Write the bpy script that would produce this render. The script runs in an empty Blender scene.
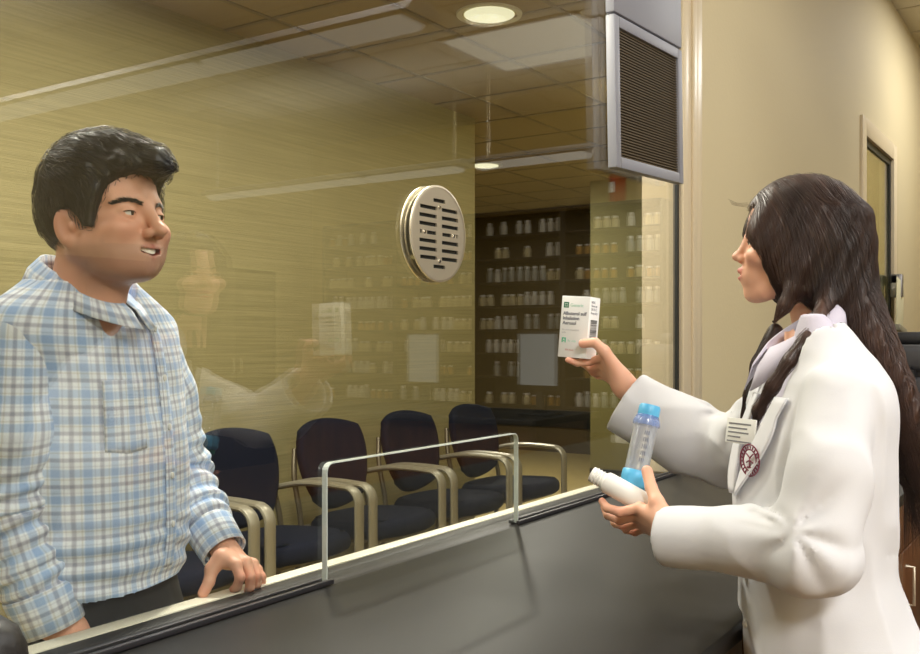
import bpy, bmesh, math, random
import numpy as np
from mathutils import Vector, Matrix
rng = np.random.default_rng(7)
random.seed(7)
SC = bpy.context.scene
COL = SC.collection
PI = math.pi

# ------------------------------------------------------------------ camera
F, CX, HY, CAMZ = 970.0, 460.0, 340.0, 1.35
A0 = math.atan(640.0 / F)
FWD = np.array([math.cos(A0), math.sin(A0), 0.0])
RGT = np.array([math.sin(A0), -math.cos(A0), 0.0])
UP = np.array([0, 0, 1.0])


def at(px, py, D):
    """world point seen at picture position (px,py) at distance D along the viewing axis"""
    return FWD * D + RGT * ((px - CX) / F * D) + np.array([0, 0, CAMZ + (HY - py) / F * D])


cam = bpy.data.cameras.new('camera')
cam.sensor_width = 36.0
cam.lens = F / 920.0 * 36.0
cam.shift_y = (HY - 327.0) / 920.0
cam.clip_start = 0.02
camo = bpy.data.objects.new('camera', cam)
COL.objects.link(camo)
camo.location = (0, 0, CAMZ)
camo.rotation_euler = (PI / 2, 0, A0 - PI / 2)
SC.camera = camo


# ------------------------------------------------------------------ materials
def lin(c):
    return tuple(((x / 255) / 12.92 if x <= 10.31 else (((x / 255) + .055) / 1.055) ** 2.4) for x in c) + (1.0,)


def mat(name, rgb, rough=.5, metal=0.0, bump=None, var=None, **kw):
    """principled material; bump=(scale,strength,(sx,sy,sz)); var=(scale, rgb2, (sx,sy,sz)) mottles the colour"""
    m = bpy.data.materials.new(name)
    m.use_nodes = True
    nt = m.node_tree
    b = nt.nodes['Principled BSDF']
    b.inputs['Base Color'].default_value = lin(rgb)
    b.inputs['Roughness'].default_value = rough
    b.inputs['Metallic'].default_value = metal
    for k, v in kw.items():
        b.inputs[k.replace('_', ' ')].default_value = v
    tc = nt.nodes.new('ShaderNodeTexCoord')

    def noise(scale, st, detail=3):
        mp = nt.nodes.new('ShaderNodeMapping')
        mp.inputs['Scale'].default_value = st
        nt.links.new(tc.outputs['Object'], mp.inputs['Vector'])
        n = nt.nodes.new('ShaderNodeTexNoise')
        n.inputs['Scale'].default_value = scale
        n.inputs['Detail'].default_value = detail
        nt.links.new(mp.outputs['Vector'], n.inputs['Vector'])
        return n
    if var:
        n = noise(var[0], var[2] if len(var) > 2 else (1, 1, 1))
        r = nt.nodes.new('ShaderNodeValToRGB')
        r.color_ramp.elements[0].position = .35
        r.color_ramp.elements[1].position = .65
        r.color_ramp.elements[0].color = lin(rgb)
        r.color_ramp.elements[1].color = lin(var[1])
        nt.links.new(n.outputs['Fac'], r.inputs['Fac'])
        nt.links.new(r.outputs['Color'], b.inputs['Base Color'])
    if bump:
        n = noise(bump[0], bump[2] if len(bump) > 2 else (1, 1, 1), 4)
        bp = nt.nodes.new('ShaderNodeBump')
        bp.inputs['Strength'].default_value = bump[1]
        bp.inputs['Distance'].default_value = .01
        nt.links.new(n.outputs['Fac'], bp.inputs['Height'])
        nt.links.new(bp.outputs['Normal'], b.inputs['Normal'])
    return m


def emit(name, rgb, s):
    m = bpy.data.materials.new(name)
    m.use_nodes = True
    nt = m.node_tree
    nt.nodes.remove(nt.nodes['Principled BSDF'])
    e = nt.nodes.new('ShaderNodeEmission')
    e.inputs[0].default_value = lin(rgb)
    e.inputs[1].default_value = s
    nt.links.new(e.outputs[0], nt.nodes['Material Output'].inputs[0])
    return m


def glassy(name, tint, base=.04, gain=1.0, gloss_rough=0.0, haze=0.0):
    """clear sheet glass: transparent with an angle-dependent mirror coat on each face"""
    m = bpy.data.materials.new(name)
    m.use_nodes = True
    nt = m.node_tree
    nt.nodes.remove(nt.nodes['Principled BSDF'])
    N = nt.nodes.new
    t = N('ShaderNodeBsdfTransparent')
    t.inputs[0].default_value = tint + (1,)
    g = N('ShaderNodeBsdfGlossy')
    g.inputs['Roughness'].default_value = gloss_rough
    g.inputs['Color'].default_value = (1, 1, 1, 1)
    lw = N('ShaderNodeLayerWeight')
    lw.inputs['Blend'].default_value = .5
    p = N('ShaderNodeMath'); p.operation = 'POWER'; p.inputs[1].default_value = 5.0
    nt.links.new(lw.outputs['Facing'], p.inputs[0])
    a = N('ShaderNodeMath'); a.operation = 'MULTIPLY_ADD'
    a.inputs[1].default_value = (1 - base) * gain; a.inputs[2].default_value = base * gain
    a.use_clamp = True
    nt.links.new(p.outputs[0], a.inputs[0])
    mx = N('ShaderNodeMixShader')
    nt.links.new(a.outputs[0], mx.inputs[0])
    nt.links.new(t.outputs[0], mx.inputs[1])
    nt.links.new(g.outputs[0], mx.inputs[2])
    nt.links.new(mx.outputs[0], nt.nodes['Material Output'].inputs[0])
    return m


# ------------------------------------------------------------------ mesh helpers
def V(*a):
    return np.array(a, float)


class MB:
    """collects shapes that become ONE mesh"""
    def __init__(s):
        s.v = []; s.f = []; s.n = 0; s.mi = []; s.cur = 0

    def add(s, v, f):
        v = np.asarray(v, float)
        s.v.append(v)
        for q in f:
            s.f.append([i + s.n for i in q]); s.mi.append(s.cur)
        s.n += len(v)
        return s

    def box(s, lo, hi, bev=0.0, seg=2, M=None):
        lo = V(*lo); hi = V(*hi)
        bm = bmesh.new()
        bmesh.ops.create_cube(bm, size=1)
        for v in bm.verts:
            v.co = Vector((lo + hi) / 2 + np.array(v.co) * (hi - lo))
        if bev > 0:
            bmesh.ops.bevel(bm, geom=list(bm.edges), offset=bev, segments=seg, affect='EDGES', profile=.5)
        s.bm(bm, M)
        return s

    def bm(s, bm, M=None):
        bm.verts.index_update()
        v = np.array([tuple(x.co) for x in bm.verts])
        if M is not None:
            v = v @ M[:3, :3].T + M[:3, 3]
        s.add(v, [[x.index for x in f.verts] for f in bm.faces])
        bm.free()

    def lathe(s, prof, n=32, M=None, a0=0, closed=True):
        """prof: list of (r,z) from bottom to top about z"""
        prof = list(prof)
        v = []; f = []
        for r, z in prof:
            for k in range(n):
                t = 2 * PI * k / n + a0
                v.append((r * math.cos(t), r * math.sin(t), z))
        for i in range(len(prof) - 1):
            for k in range(n):
                k2 = (k + 1) % n
                f.append([i * n + k, i * n + k2, (i + 1) * n + k2, (i + 1) * n + k])
        if closed:
            f.append(list(range(n))[::-1])
            f.append([(len(prof) - 1) * n + k for k in range(n)])
        v = np.array(v)
        if M is not None:
            v = v @ M[:3, :3].T + M[:3, 3]
        return s.add(v, f)

    def tube(s, pts, r, n=12, flat=None, upv=(0, 0, 1), cap=True):
        """tube along pts; r scalar or list; flat=(a,b) scales the section"""
        pts = np.array(pts, float)
        m = len(pts)
        r = np.full(m, r) if np.isscalar(r) else np.array(r)
        T = np.gradient(pts, axis=0)
        T /= np.linalg.norm(T, axis=1)[:, None] + 1e-12
        u = np.array(upv, float)
        v = []; f = []
        prev = None
        for i in range(m):
            t = T[i]
            if prev is None:
                a = u - t * (u @ t)
                if np.linalg.norm(a) < 1e-3:
                    a = np.cross(t, (1, 0, 0))
            else:
                a = prev - t * (prev @ t)
            a /= np.linalg.norm(a)
            prev = a
            b = np.cross(t, a)
            fa, fb = flat if flat else (1, 1)
            for k in range(n):
                th = 2 * PI * k / n
                v.append(pts[i] + r[i] * (fa * a * math.cos(th) + fb * b * math.sin(th)))
        for i in range(m - 1):
            for k in range(n):
                k2 = (k + 1) % n
                f.append([i * n + k, (i + 1) * n + k, (i + 1) * n + k2, i * n + k2][::-1])
        if cap:
            f.append(list(range(n))[::-1]); f.append([(m - 1) * n + k for k in range(n)])
        return s.add(v, f)

    def prism(s, poly, h0, h1, M=None, bev=0):
        """extrude a 2d polygon (x,y) from z=h0 to h1"""
        bm = bmesh.new()
        vs = [bm.verts.new((x, y, h0)) for x, y in poly]
        fc = bm.faces.new(vs)
        r = bmesh.ops.extrude_face_region(bm, geom=[fc])
        for e in r['geom']:
            if isinstance(e, bmesh.types.BMVert):
                e.co.z = h1
        bmesh.ops.recalc_face_normals(bm, faces=list(bm.faces))
        if bev:
            bmesh.ops.bevel(bm, geom=list(bm.edges), offset=bev, segments=2, affect='EDGES')
        s.bm(bm, M)
        return s


def rotm(axis_x, axis_y, axis_z, loc):
    M = np.eye(4)
    M[:3, 0] = axis_x; M[:3, 1] = axis_y; M[:3, 2] = axis_z; M[:3, 3] = loc
    return M


def nrm(v):
    v = np.asarray(v, float)
    return v / np.linalg.norm(v)


def axis_frame(z, loc, hint=(0, 0, 1)):
    z = nrm(z)
    x = np.cross(hint, z)
    if np.linalg.norm(x) < 1e-3:
        x = np.cross((0, 1, 0), z)
    x = nrm(x)
    y = np.cross(z, x)
    return rotm(x, y, z, loc)


def mesh_from(name, v, f, mats, mi=None, smooth=True, attrs=None):
    v = np.asarray(v, np.float32)
    me = bpy.data.meshes.new(name)
    if isinstance(f, np.ndarray):
        k = f.shape[1]
        me.vertices.add(len(v)); me.vertices.foreach_set('co', v.ravel())
        me.loops.add(f.size); me.loops.foreach_set('vertex_index', f.astype(np.int32).ravel())
        me.polygons.add(len(f))
        me.polygons.foreach_set('loop_start', np.arange(0, f.size, k, dtype=np.int32))
        me.update(calc_edges=True)
    else:
        me.from_pydata([tuple(map(float, x)) for x in v], [], f)
    for m in (mats if isinstance(mats, (list, tuple)) else [mats]):
        me.materials.append(m)
    if mi is not None:
        me.polygons.foreach_set('material_index', np.asarray(mi, np.int32))
    me.polygons.foreach_set('use_smooth', np.full(len(me.polygons), bool(smooth)))
    for k, a in (attrs or {}).items():
        a = np.asarray(a, np.float32)
        if a.ndim == 2 and a.shape[1] == 3:
            at_ = me.attributes.new(k, 'FLOAT_VECTOR', 'POINT'); at_.data.foreach_set('vector', a.ravel())
        else:
            at_ = me.attributes.new(k, 'FLOAT', 'POINT'); at_.data.foreach_set('value', a.ravel())
    me.validate()
    me.update()
    return me


WLOC = {}


def obj(name, mb, mats, parent=None, smooth=None, loc=None, attrs=None, angle=35):
    """links a collected MB (world coordinates) as ONE object, its origin at loc or its parent's origin"""
    if isinstance(mb, MB):
        v = np.concatenate(mb.v); f = mb.f; mi = mb.mi if max(mb.mi) > 0 else None
    else:
        v, f = mb; mi = None
    base = np.zeros(3)
    if parent is not None:
        base = WLOC[parent.name]
    if loc is not None:
        base_o = np.array(loc, float)
    else:
        base_o = base if parent is not None else np.array([(v[:, 0].min() + v[:, 0].max()) / 2, (v[:, 1].min() + v[:, 1].max()) / 2, v[:, 2].min()])
    me = mesh_from(name, v - base_o, f, mats, mi, smooth=True if smooth is None else smooth, attrs=attrs)
    if smooth is None:
        me.set_sharp_from_angle(angle=math.radians(angle))
    o = bpy.data.objects.new(name, me)
    COL.objects.link(o)
    o.location = base_o - base
    if parent is not None:
        o.parent = parent
    WLOC[o.name] = base_o
    return o


def tag(o, label=None, cat=None, group=None, kind=None):
    if label: o['label'] = label
    if cat: o['category'] = cat
    if group: o['group'] = group
    if kind: o['kind'] = kind
    return o


def thing(name, label, cat, loc=(0, 0, 0), group=None):
    o = bpy.data.objects.new(name, None)
    COL.objects.link(o)
    o.empty_display_size = .1
    o.location = loc
    WLOC[o.name] = np.array(loc, float)
    return tag(o, label, cat, group)


def struct(name, mb, m, parent=None, label=None, smooth=None):
    o = obj(name, mb, m, parent, smooth)
    if parent is None:
        o['kind'] = 'structure'
    if label: o['label'] = label
    return o


def copy_tree(o, loc, label=None):
    r = o.copy(); COL.objects.link(r); r.location = loc
    WLOC[r.name] = np.array(loc, float)
    if label: r['label'] = label
    for ch in list(o.children):
        c = ch.copy(); COL.objects.link(c); c.parent = r
        for g in ch.children:
            d = g.copy(); COL.objects.link(d); d.parent = c
    return r


def text_mesh(body, size, depth=.0004, spacing=1.0, align='LEFT', bold=0.0):
    cu = bpy.data.curves.new('lettering', 'FONT')
    cu.body = body; cu.size = size; cu.extrude = depth; cu.space_line = spacing
    cu.align_x = align; cu.offset = bold; cu.resolution_u = 3
    o = bpy.data.objects.new('lettering_source', cu)
    COL.objects.link(o)
    bpy.context.view_layer.update()
    me = o.to_mesh()
    v = np.array([tuple(x.co) for x in me.vertices]) if len(me.vertices) else np.zeros((0, 3))
    f = [list(p.vertices) for p in me.polygons]
    o.to_mesh_clear()
    bpy.data.objects.remove(o); bpy.data.curves.remove(cu)
    return v, f


def arc(c, r, a0, a1, n, ax=(1, 0, 0), ay=(0, 0, 1)):
    c = V(*c); ax = V(*ax); ay = V(*ay)
    return [c + r * (math.cos(a0 + (a1 - a0) * i / n) * ax + math.sin(a0 + (a1 - a0) * i / n) * ay) for i in range(n + 1)]


def smooth_path(P, n=10, it=2):
    """Catmull-Rom through the points"""
    P = [V(*p) for p in P]
    Q = [2 * P[0] - P[1]] + P + [2 * P[-1] - P[-2]]
    out = []
    for i in range(1, len(Q) - 2):
        p0, p1, p2, p3 = Q[i - 1:i + 3]
        for k in range(n):
            t = k / n
            out.append(.5 * (2 * p1 + (p2 - p0) * t + (2 * p0 - 5 * p1 + 4 * p2 - p3) * t * t + (3 * p1 - p0 - 3 * p2 + p3) * t ** 3))
    out.append(P[-1])
    return np.array(out)


# ------------------------------------------------------------------ implicit surfaces
class Grid:
    def __init__(s, lo, hi, h):
        s.lo = V(*lo); s.h = h
        n = np.ceil((V(*hi) - s.lo) / h).astype(int) + 1
        ax = [(s.lo[i] + h * np.arange(n[i])).astype(np.float32) for i in range(3)]
        s.X, s.Y, s.Z = np.meshgrid(*ax, indexing='ij')

    def mirror(s):
        """same grid with |Y| (for bodies symmetric in local y)"""
        g = object.__new__(Grid)
        g.lo, g.h, g.X, g.Y, g.Z = s.lo, s.h, s.X, np.abs(s.Y), s.Z
        return g


class Pts:
    def __init__(s, P):
        s.X, s.Y, s.Z = (np.asarray(P)[:, i].astype(np.float32) for i in range(3))


def smin(a, b, k):
    h = np.clip(.5 + .5 * (b - a) / k, 0, 1)
    return b + (a - b) * h - k * h * (1 - h)


def smax(a, b, k):
    return -smin(-a, -b, k)


def cone(g, a, b, ra, rb=None, full=False):
    """capsule from a to b with radius running ra -> rb"""
    rb = ra if rb is None else rb
    a = V(*a).astype(np.float32); b = V(*b).astype(np.float32)
    d = b - a
    L2 = float(d @ d) + 1e-12
    x = g.X - a[0]; y = g.Y - a[1]; z = g.Z - a[2]
    t = np.clip((x * d[0] + y * d[1] + z * d[2]) / L2, 0, 1)
    r = np.sqrt((x - t * d[0]) ** 2 + (y - t * d[1]) ** 2 + (z - t * d[2]) ** 2)
    f = r - (ra + (rb - ra) * t)
    return (f, t) if full else f


def chain(g, pts, rad, k=.01):
    F_ = None
    for i in range(len(pts) - 1):
        c = cone(g, pts[i], pts[i + 1], rad[i], rad[i + 1])
        F_ = c if F_ is None else smin(F_, c, k)
    return F_


def ell(g, c, r, R=None):
    x = g.X - np.float32(c[0]); y = g.Y - np.float32(c[1]); z = g.Z - np.float32(c[2])
    if R is not None:
        R = np.asarray(R, np.float32)  # columns = axes
        x, y, z = (x * R[0, i] + y * R[1, i] + z * R[2, i] for i in range(3))
    k0 = np.sqrt((x / r[0]) ** 2 + (y / r[1]) ** 2 + (z / r[2]) ** 2) + 1e-9
    k1 = np.sqrt((x / r[0] ** 2) ** 2 + (y / r[1] ** 2) ** 2 + (z / r[2] ** 2) ** 2) + 1e-9
    return k0 * (k0 - 1) / k1


def plane(g, p, n):
    n = nrm(n)
    return (g.X - p[0]) * n[0] + (g.Y - p[1]) * n[1] + (g.Z - p[2]) * n[2]


def rotax(R):
    return np.asarray(R)


def hermite(xs, ys, q):
    """smooth (pchip-like) interpolation"""
    xs = np.asarray(xs, float); ys = np.asarray(ys, float)
    h = np.diff(xs); d = np.diff(ys) / h
    m = np.zeros_like(ys)
    m[1:-1] = np.where(d[:-1] * d[1:] > 0, 2 * d[:-1] * d[1:] / (d[:-1] + d[1:] + 1e-12), 0)
    m[0], m[-1] = d[0], d[-1]
    q = np.clip(q, xs[0], xs[-1])
    i = np.clip(np.searchsorted(xs, q) - 1, 0, len(xs) - 2)
    t = (q - xs[i]) / h[i]
    return ((2 * t ** 3 - 3 * t ** 2 + 1) * ys[i] + (t ** 3 - 2 * t ** 2 + t) * h[i] * m[i]
            + (-2 * t ** 3 + 3 * t ** 2) * ys[i + 1] + (t ** 3 - t ** 2) * h[i] * m[i + 1])


def stack(g, levels, yaw=0.0, p=2.3):
    """loft of superelliptic sections; levels rows (z, cx, cy, rx, ry); yaw turns the section axes"""
    L = np.array(sorted(levels))
    z1 = np.linspace(L[0, 0], L[-1, 0], 400)
    T = [hermite(L[:, 0], L[:, i], z1) for i in range(1, 5)]
    cx, cy, rx, ry = (np.interp(g.Z, z1, t).astype(np.float32) for t in T)
    x = g.X - cx; y = g.Y - cy
    c, s_ = math.cos(yaw), math.sin(yaw)
    u = x * c + y * s_; v = -x * s_ + y * c
    q = (np.abs(u / rx) ** p + np.abs(v / ry) ** p + 1e-9) ** (1 / p)
    f = (q - 1) * np.minimum(rx, ry)
    f = np.maximum(f, np.maximum(L[0, 0] - g.Z, g.Z - L[-1, 0]))
    return f


_lat = rng.random((32, 32, 32)).astype(np.float32) * 2 - 1


def vnoise(g, scale, off=(0, 0, 0), st=(1, 1, 1)):
    """smooth value noise in [-1,1]"""
    q = [(c * s_ * scale + o) for c, s_, o in zip((g.X, g.Y, g.Z), st, off)]
    i = [np.floor(a).astype(np.int32) for a in q]
    f = [(a - b) for a, b in zip(q, i)]
    f = [t * t * (3 - 2 * t) for t in f]
    o = 0
    for dx in (0, 1):
        for dy in (0, 1):
            for dz in (0, 1):
                w = (f[0] if dx else 1 - f[0]) * (f[1] if dy else 1 - f[1]) * (f[2] if dz else 1 - f[2])
                o = o + w * _lat[(i[0] + dx) & 31, (i[1] + dy) & 31, (i[2] + dz) & 31]
    return o


def snets(Fv, lo, h):
    """surface nets: vertices and quads of the zero level"""
    ins = Fv < 0
    nx, ny, nz = Fv.shape
    cnt = np.zeros((nx - 1, ny - 1, nz - 1), np.int8)
    cs = [(a, b, c) for a in (0, 1) for b in (0, 1) for c in (0, 1)]
    for a, b, c in cs:
        cnt += ins[a:nx - 1 + a, b:ny - 1 + b, c:nz - 1 + c]
    act = (cnt > 0) & (cnt < 8)
    ijk = np.argwhere(act)
    idx = np.full(act.shape, -1, np.int32)
    idx[act] = np.arange(len(ijk))
    val = {c: Fv[ijk[:, 0] + c[0], ijk[:, 1] + c[1], ijk[:, 2] + c[2]] for c in cs}
    acc = np.zeros((len(ijk), 3)); n = np.zeros(len(ijk))
    for c0 in cs:
        for ax in range(3):
            if c0[ax] == 0:
                c1 = list(c0); c1[ax] = 1; c1 = tuple(c1)
                f0, f1 = val[c0], val[c1]
                m = (f0 < 0) != (f1 < 0)
                t = np.where(m, f0 / np.where(m, f0 - f1, 1), 0)
                p = np.tile(np.array(c0, float), (len(ijk), 1)); p[:, ax] = t
                acc[m] += p[m]; n[m] += 1
    v = lo + h * (ijk + acc / n[:, None])
    quads = []
    for ax in range(3):
        o1, o2 = (ax + 1) % 3, (ax + 2) % 3
        s0 = [slice(None)] * 3; s1 = [slice(None)] * 3
        s0[ax] = slice(0, -1); s1[ax] = slice(1, None)
        A, B = ins[tuple(s0)], ins[tuple(s1)]
        e = np.argwhere(A != B)
        e = e[(e[:, o1] > 0) & (e[:, o2] > 0) & (e[:, o1] < Fv.shape[o1] - 1) & (e[:, o2] < Fv.shape[o2] - 1)]
        fl = A[e[:, 0], e[:, 1], e[:, 2]]
        def cell(d1, d2):
            q = e.copy(); q[:, o1] -= d1; q[:, o2] -= d2
            return idx[q[:, 0], q[:, 1], q[:, 2]]
        q = np.stack([cell(1, 1), cell(0, 1), cell(0, 0), cell(1, 0)], 1)
        q[~fl] = q[~fl][:, ::-1]
        quads.append(q)
    q = np.concatenate(quads)
    q = q[(q >= 0).all(1)]
    return v, q


def relax(v, q, it=2, lam=.5):
    """light Laplacian smoothing"""
    n = len(v)
    e = np.concatenate([q[:, [0, 1]], q[:, [1, 2]], q[:, [2, 3]], q[:, [3, 0]]])
    deg = np.bincount(e.ravel(), minlength=n)[:, None] + 1e-9
    for _ in range(it):
        s = np.stack([np.bincount(e[:, 0], v[e[:, 1], i], n) + np.bincount(e[:, 1], v[e[:, 0], i], n) for i in range(3)], 1)
        v = v + lam * (s / deg - v)
    return v


def sample(Fv, lo, h, P):
    q = np.clip((P - lo) / h, 0, np.array(Fv.shape) - 1.001)
    i = q.astype(int); f = q - i
    o = 0
    for a in (0, 1):
        for b in (0, 1):
            for c in (0, 1):
                w = (f[:, 0] if a else 1 - f[:, 0]) * (f[:, 1] if b else 1 - f[:, 1]) * (f[:, 2] if c else 1 - f[:, 2])
                o = o + w * Fv[i[:, 0] + a, i[:, 1] + b, i[:, 2] + c]
    return o


def join(parts):
    vs, qs, n = [], [], 0
    for v, q in parts:
        vs.append(v); qs.append(q + n); n += len(v)
    return np.concatenate(vs), np.concatenate(qs)


def strands(Fv, lo, h, roots, field, nseg, step, r0, lift, jit=.15, taper=True, offs=0.0):
    """hair strands that run over the level set of a grid: returns vertices and quads of one mesh"""
    eps = h * .8
    def grad(P):
        G = np.stack([sample(Fv, lo, h, P + eps * np.eye(3)[i]) - sample(Fv, lo, h, P - eps * np.eye(3)[i]) for i in range(3)], 1)
        return G / (np.linalg.norm(G, axis=1)[:, None] + 1e-9)
    P = roots.copy(); N = len(P)
    path = []; nor = []
    J = rng.normal(0, jit, (N, 3))
    off = offs + rng.random(N) * lift
    for k in range(nseg + 1):
        g = grad(P)
        d = sample(Fv, lo, h, P)
        P = P - np.clip(d - off, -.01, .01)[:, None] * g
        path.append(P.copy()); nor.append(g)
        D = field(P) + J
        D = D - (D * g).sum(1)[:, None] * g
        D /= np.linalg.norm(D, axis=1)[:, None] + 1e-9
        P = P + D * (step if np.isscalar(step) else step[:, None])
    path = np.array(path); nor = np.array(nor)
    T = np.gradient(path, axis=0)
    T /= np.linalg.norm(T, axis=2)[..., None] + 1e-9
    S = np.cross(T, nor)
    S /= np.linalg.norm(S, axis=2)[..., None] + 1e-9
    t = np.linspace(0, 1, nseg + 1)[:, None, None]
    w = r0 * (np.clip(np.minimum(t * 6 + .35, (1 - t) * 2.2 + .12), 0, 1) if taper else np.ones_like(t))
    a = path + S * w; b = path - S * w; c = path + nor * w * .9
    v = np.stack([a, b, c], 2)                       # seg, N, 3, xyz
    M = nseg + 1
    v = v.transpose(1, 0, 2, 3).reshape(-1, 3)
    i = (np.arange(N)[:, None] * M + np.arange(nseg)[None, :]) * 3
    qs = []
    for k in range(3):
        k2 = (k + 1) % 3
        qs.append(np.stack([i + k, i + k2, i + k2 + 3, i + k + 3], -1).reshape(-1, 4))
    return v, np.concatenate(qs)
# ================================================================== ROOM
GY = 1.22            # plane of the service window
ZC, ZW = 3.70, 2.90  # ceilings: pharmacy, waiting room
XE = 8.90            # end wall of the pharmacy
M_wall = mat('painted_wall', (203, 188, 150), .75, bump=(60, .08))
M_wallend = mat('painted_wall_deep', (190, 170, 112), .75, bump=(60, .08))
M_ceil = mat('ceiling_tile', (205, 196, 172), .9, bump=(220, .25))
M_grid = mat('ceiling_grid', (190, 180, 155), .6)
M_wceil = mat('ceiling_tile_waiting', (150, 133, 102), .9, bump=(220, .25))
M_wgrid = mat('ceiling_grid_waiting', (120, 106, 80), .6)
M_paper = mat('woven_wallcovering', (146, 136, 94), .7, var=(3.0, (131, 122, 82), (.5, .5, 34)), bump=(6, .25, (.6, .6, 60)))
M_olive = mat('olive_wall', (116, 108, 60), .7)
M_dim = mat('dark_wall', (104, 90, 56), .6)
M_floorp = mat('vinyl_floor', (112, 88, 62), .45, var=(2, (100, 78, 54)))
M_floorw = mat('carpet_tile', (172, 152, 92), .8, var=(30, (160, 140, 84)), bump=(300, .3))
M_trim = mat('tan_metal_trim', (214, 198, 168), .35)
M_gasket = mat('black_gasket', (22, 24, 22), .5)
M_chrome = mat('brushed_steel', (226, 216, 194), .42, .85)
M_alu = mat('satin_aluminium', (150, 148, 150), .38, .9)

struct('floor', MB().box((-3, -5.6, -.05), (XE + .1, GY + .05, 0)), M_floorp)
struct('floor', MB().box((-3, GY + .05, -.05), (11.2, 7.2, 0)), M_floorw)
W_ = MB().box((-3, -5.6, ZC), (XE + .1, GY + .1, ZC + .05))
o = struct('ceiling', W_, M_ceil)
m = MB()
for i in range(20):
    x = -2.9 + i * .61
    if x < XE: m.box((x - .012, -5.5, ZC - .006), (x + .012, GY, ZC + .001))
for j in range(12):
    y = 1.0 - j * .61
    m.box((-3, y - .012, ZC - .006), (XE, y + .012, ZC + .001))
struct('ceiling_grid', m, M_grid, o)
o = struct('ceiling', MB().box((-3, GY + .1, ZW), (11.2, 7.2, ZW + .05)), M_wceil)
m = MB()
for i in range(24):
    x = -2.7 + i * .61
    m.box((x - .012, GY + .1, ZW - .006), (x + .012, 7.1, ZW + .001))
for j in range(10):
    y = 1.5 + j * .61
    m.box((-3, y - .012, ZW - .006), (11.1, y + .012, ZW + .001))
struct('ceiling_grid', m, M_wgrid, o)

# wall that holds the service window: solid right of the opening, header above it, dado below it
JX = 3.185            # right edge of the glass
WX = 6.24            # side window opening
WX2 = 7.36
wz0, wz1 = 1.10, 2.66
m = MB()
m.box((JX + .04, GY - .012, 0), (WX, GY + .125, ZC))
m.box((WX2, GY - .012, 0), (XE, GY + .06, ZC))
m.box((WX, GY - .012, wz1), (WX2, GY + .06, ZC))
m.box((WX, GY - .012, 0), (WX2, GY + .06, wz0))
m.box((-3, GY - .012, 2.72), (JX + .02, GY + .06, ZC))
m.box((-3, GY - .012, 0), (JX + .02, GY + .06, .80))
m.box((-3, GY - .012, .80), (-.9, GY + .06, 2.72))
struct('wall_right', m, M_wall)
struct('wall_end', MB().box((XE, -5.6, 0), (XE + .1, GY + .06, ZC)), M_wallend)
struct('wall_back', MB().box((-3, 3.65, 0), (5.72, 3.80, ZW)), M_paper)
struct('wall_rear', MB().box((-3, -5.7, 0), (XE + .1, -5.6, ZC)), M_wall)
struct('wall_left', MB().box((-3.1, -5.7, 0), (-3, 7.2, ZC)), M_wall)
m = MB().box((8.6, GY + .06, 0), (8.7, 4.15, ZW)).box((8.6, GY + .06, ZW), (8.7, 4.15, ZW + .05))
struct('wall_far', m, M_olive)
m = MB().box((10.4, 4.0, .5), (10.5, 7.2, ZW)).box((8.7, 4.05, 0), (10.5, 4.15, ZW)).box((5.6, 7.1, 0), (10.5, 7.2, ZW))
o = struct('wall_corridor', m, M_dim)
struct('baseboard_corridor', MB().box((10.36, 4.15, .30), (10.5, 7.1, .5)), M_gasket)
struct('trim_1', MB().box((10.38, 4.15, 0), (10.5, 7.1, .30)), mat('corridor_dado', (84, 72, 46), .6))
struct('baseboard_far', MB().box((8.585, GY + .06, 0), (8.6, 4.15, .1)), M_gasket)
struct('baseboard_back', MB().box((-3, 3.635, 0), (5.72, 3.65, .09)), mat('olive_base', (70, 62, 40), .5))

# casing beside the service window
m = MB().box((JX + .02, GY - .026, .89), (JX + .095, GY + .128, 2.76), .003)
m.box((JX + .095, GY - .034, .89), (JX + .135, GY - .01, 2.80), .004)
m.box((JX + .145, GY - .024, .89), (JX + .215, GY - .01, 2.82), .004)
struct('trim_2', m, M_trim)
struct('trim_3', MB().box((JX + .002, GY - .010, .89), (JX + .019, GY + .0054, 2.72)), M_gasket)
struct('trim_4', MB().box((-.9, GY - .09, 2.72), (JX + .16, GY + .09, 2.80), .006), M_trim)
# ------------------------------------------------------------------ service window with its pass-through
M_glass = glassy('window_glass', (.965, .972, .95), .05, 1.5)
M_edge = mat('polished_glass_edge', (214, 222, 214), .15, 0.0, Transmission_Weight=.0)
nx0, nx1, nz1 = 1.385, 2.105, 1.118      # pass-through notch
M_chan = mat('dark_anodised_channel', (84, 82, 86), .4, .8)
gz0, gz1, gx0 = .893, 2.72, -.9
win = bpy.data.objects.new('window_1', None); COL.objects.link(win)
win.location = (JX / 2, GY, gz0); WLOC[win.name] = V(JX / 2, GY, gz0)
tag(win, 'large clear service window with a rectangular pass-through notch', None, None, 'structure')
rr = .018
poly = [(gx0, gz0), (nx0, gz0)] + [tuple(p) for p in [(nx0, nz1 - rr)]] + \
       [(nx0 + rr - rr * math.cos(t), nz1 - rr + rr * math.sin(t)) for t in np.linspace(.3, PI / 2, 5)] + \
       [(nx1 - rr + rr * math.sin(t), nz1 - rr + rr * math.cos(t)) for t in np.linspace(0, PI / 2, 6)] + \
       [(nx1, gz0), (JX + .002, gz0), (JX + .002, gz1), (gx0, gz1)]
th = .0055
n = len(poly)
mb = MB()
tri = bmesh.new()
vs = [tri.verts.new((x, 0, z)) for x, z in poly]
fc = tri.faces.new(vs)
bmesh.ops.triangulate(tri, faces=[fc], ngon_method='EAR_CLIP')
tri.verts.index_update()
tf = [[v.index for v in f.verts] for f in tri.faces]
tri.free()
fv = [(x, GY - th, z) for x, z in poly] + [(x, GY + th, z) for x, z in poly]
ff = [f for f in tf] + [[i + n for i in f][::-1] for f in tf]
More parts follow.
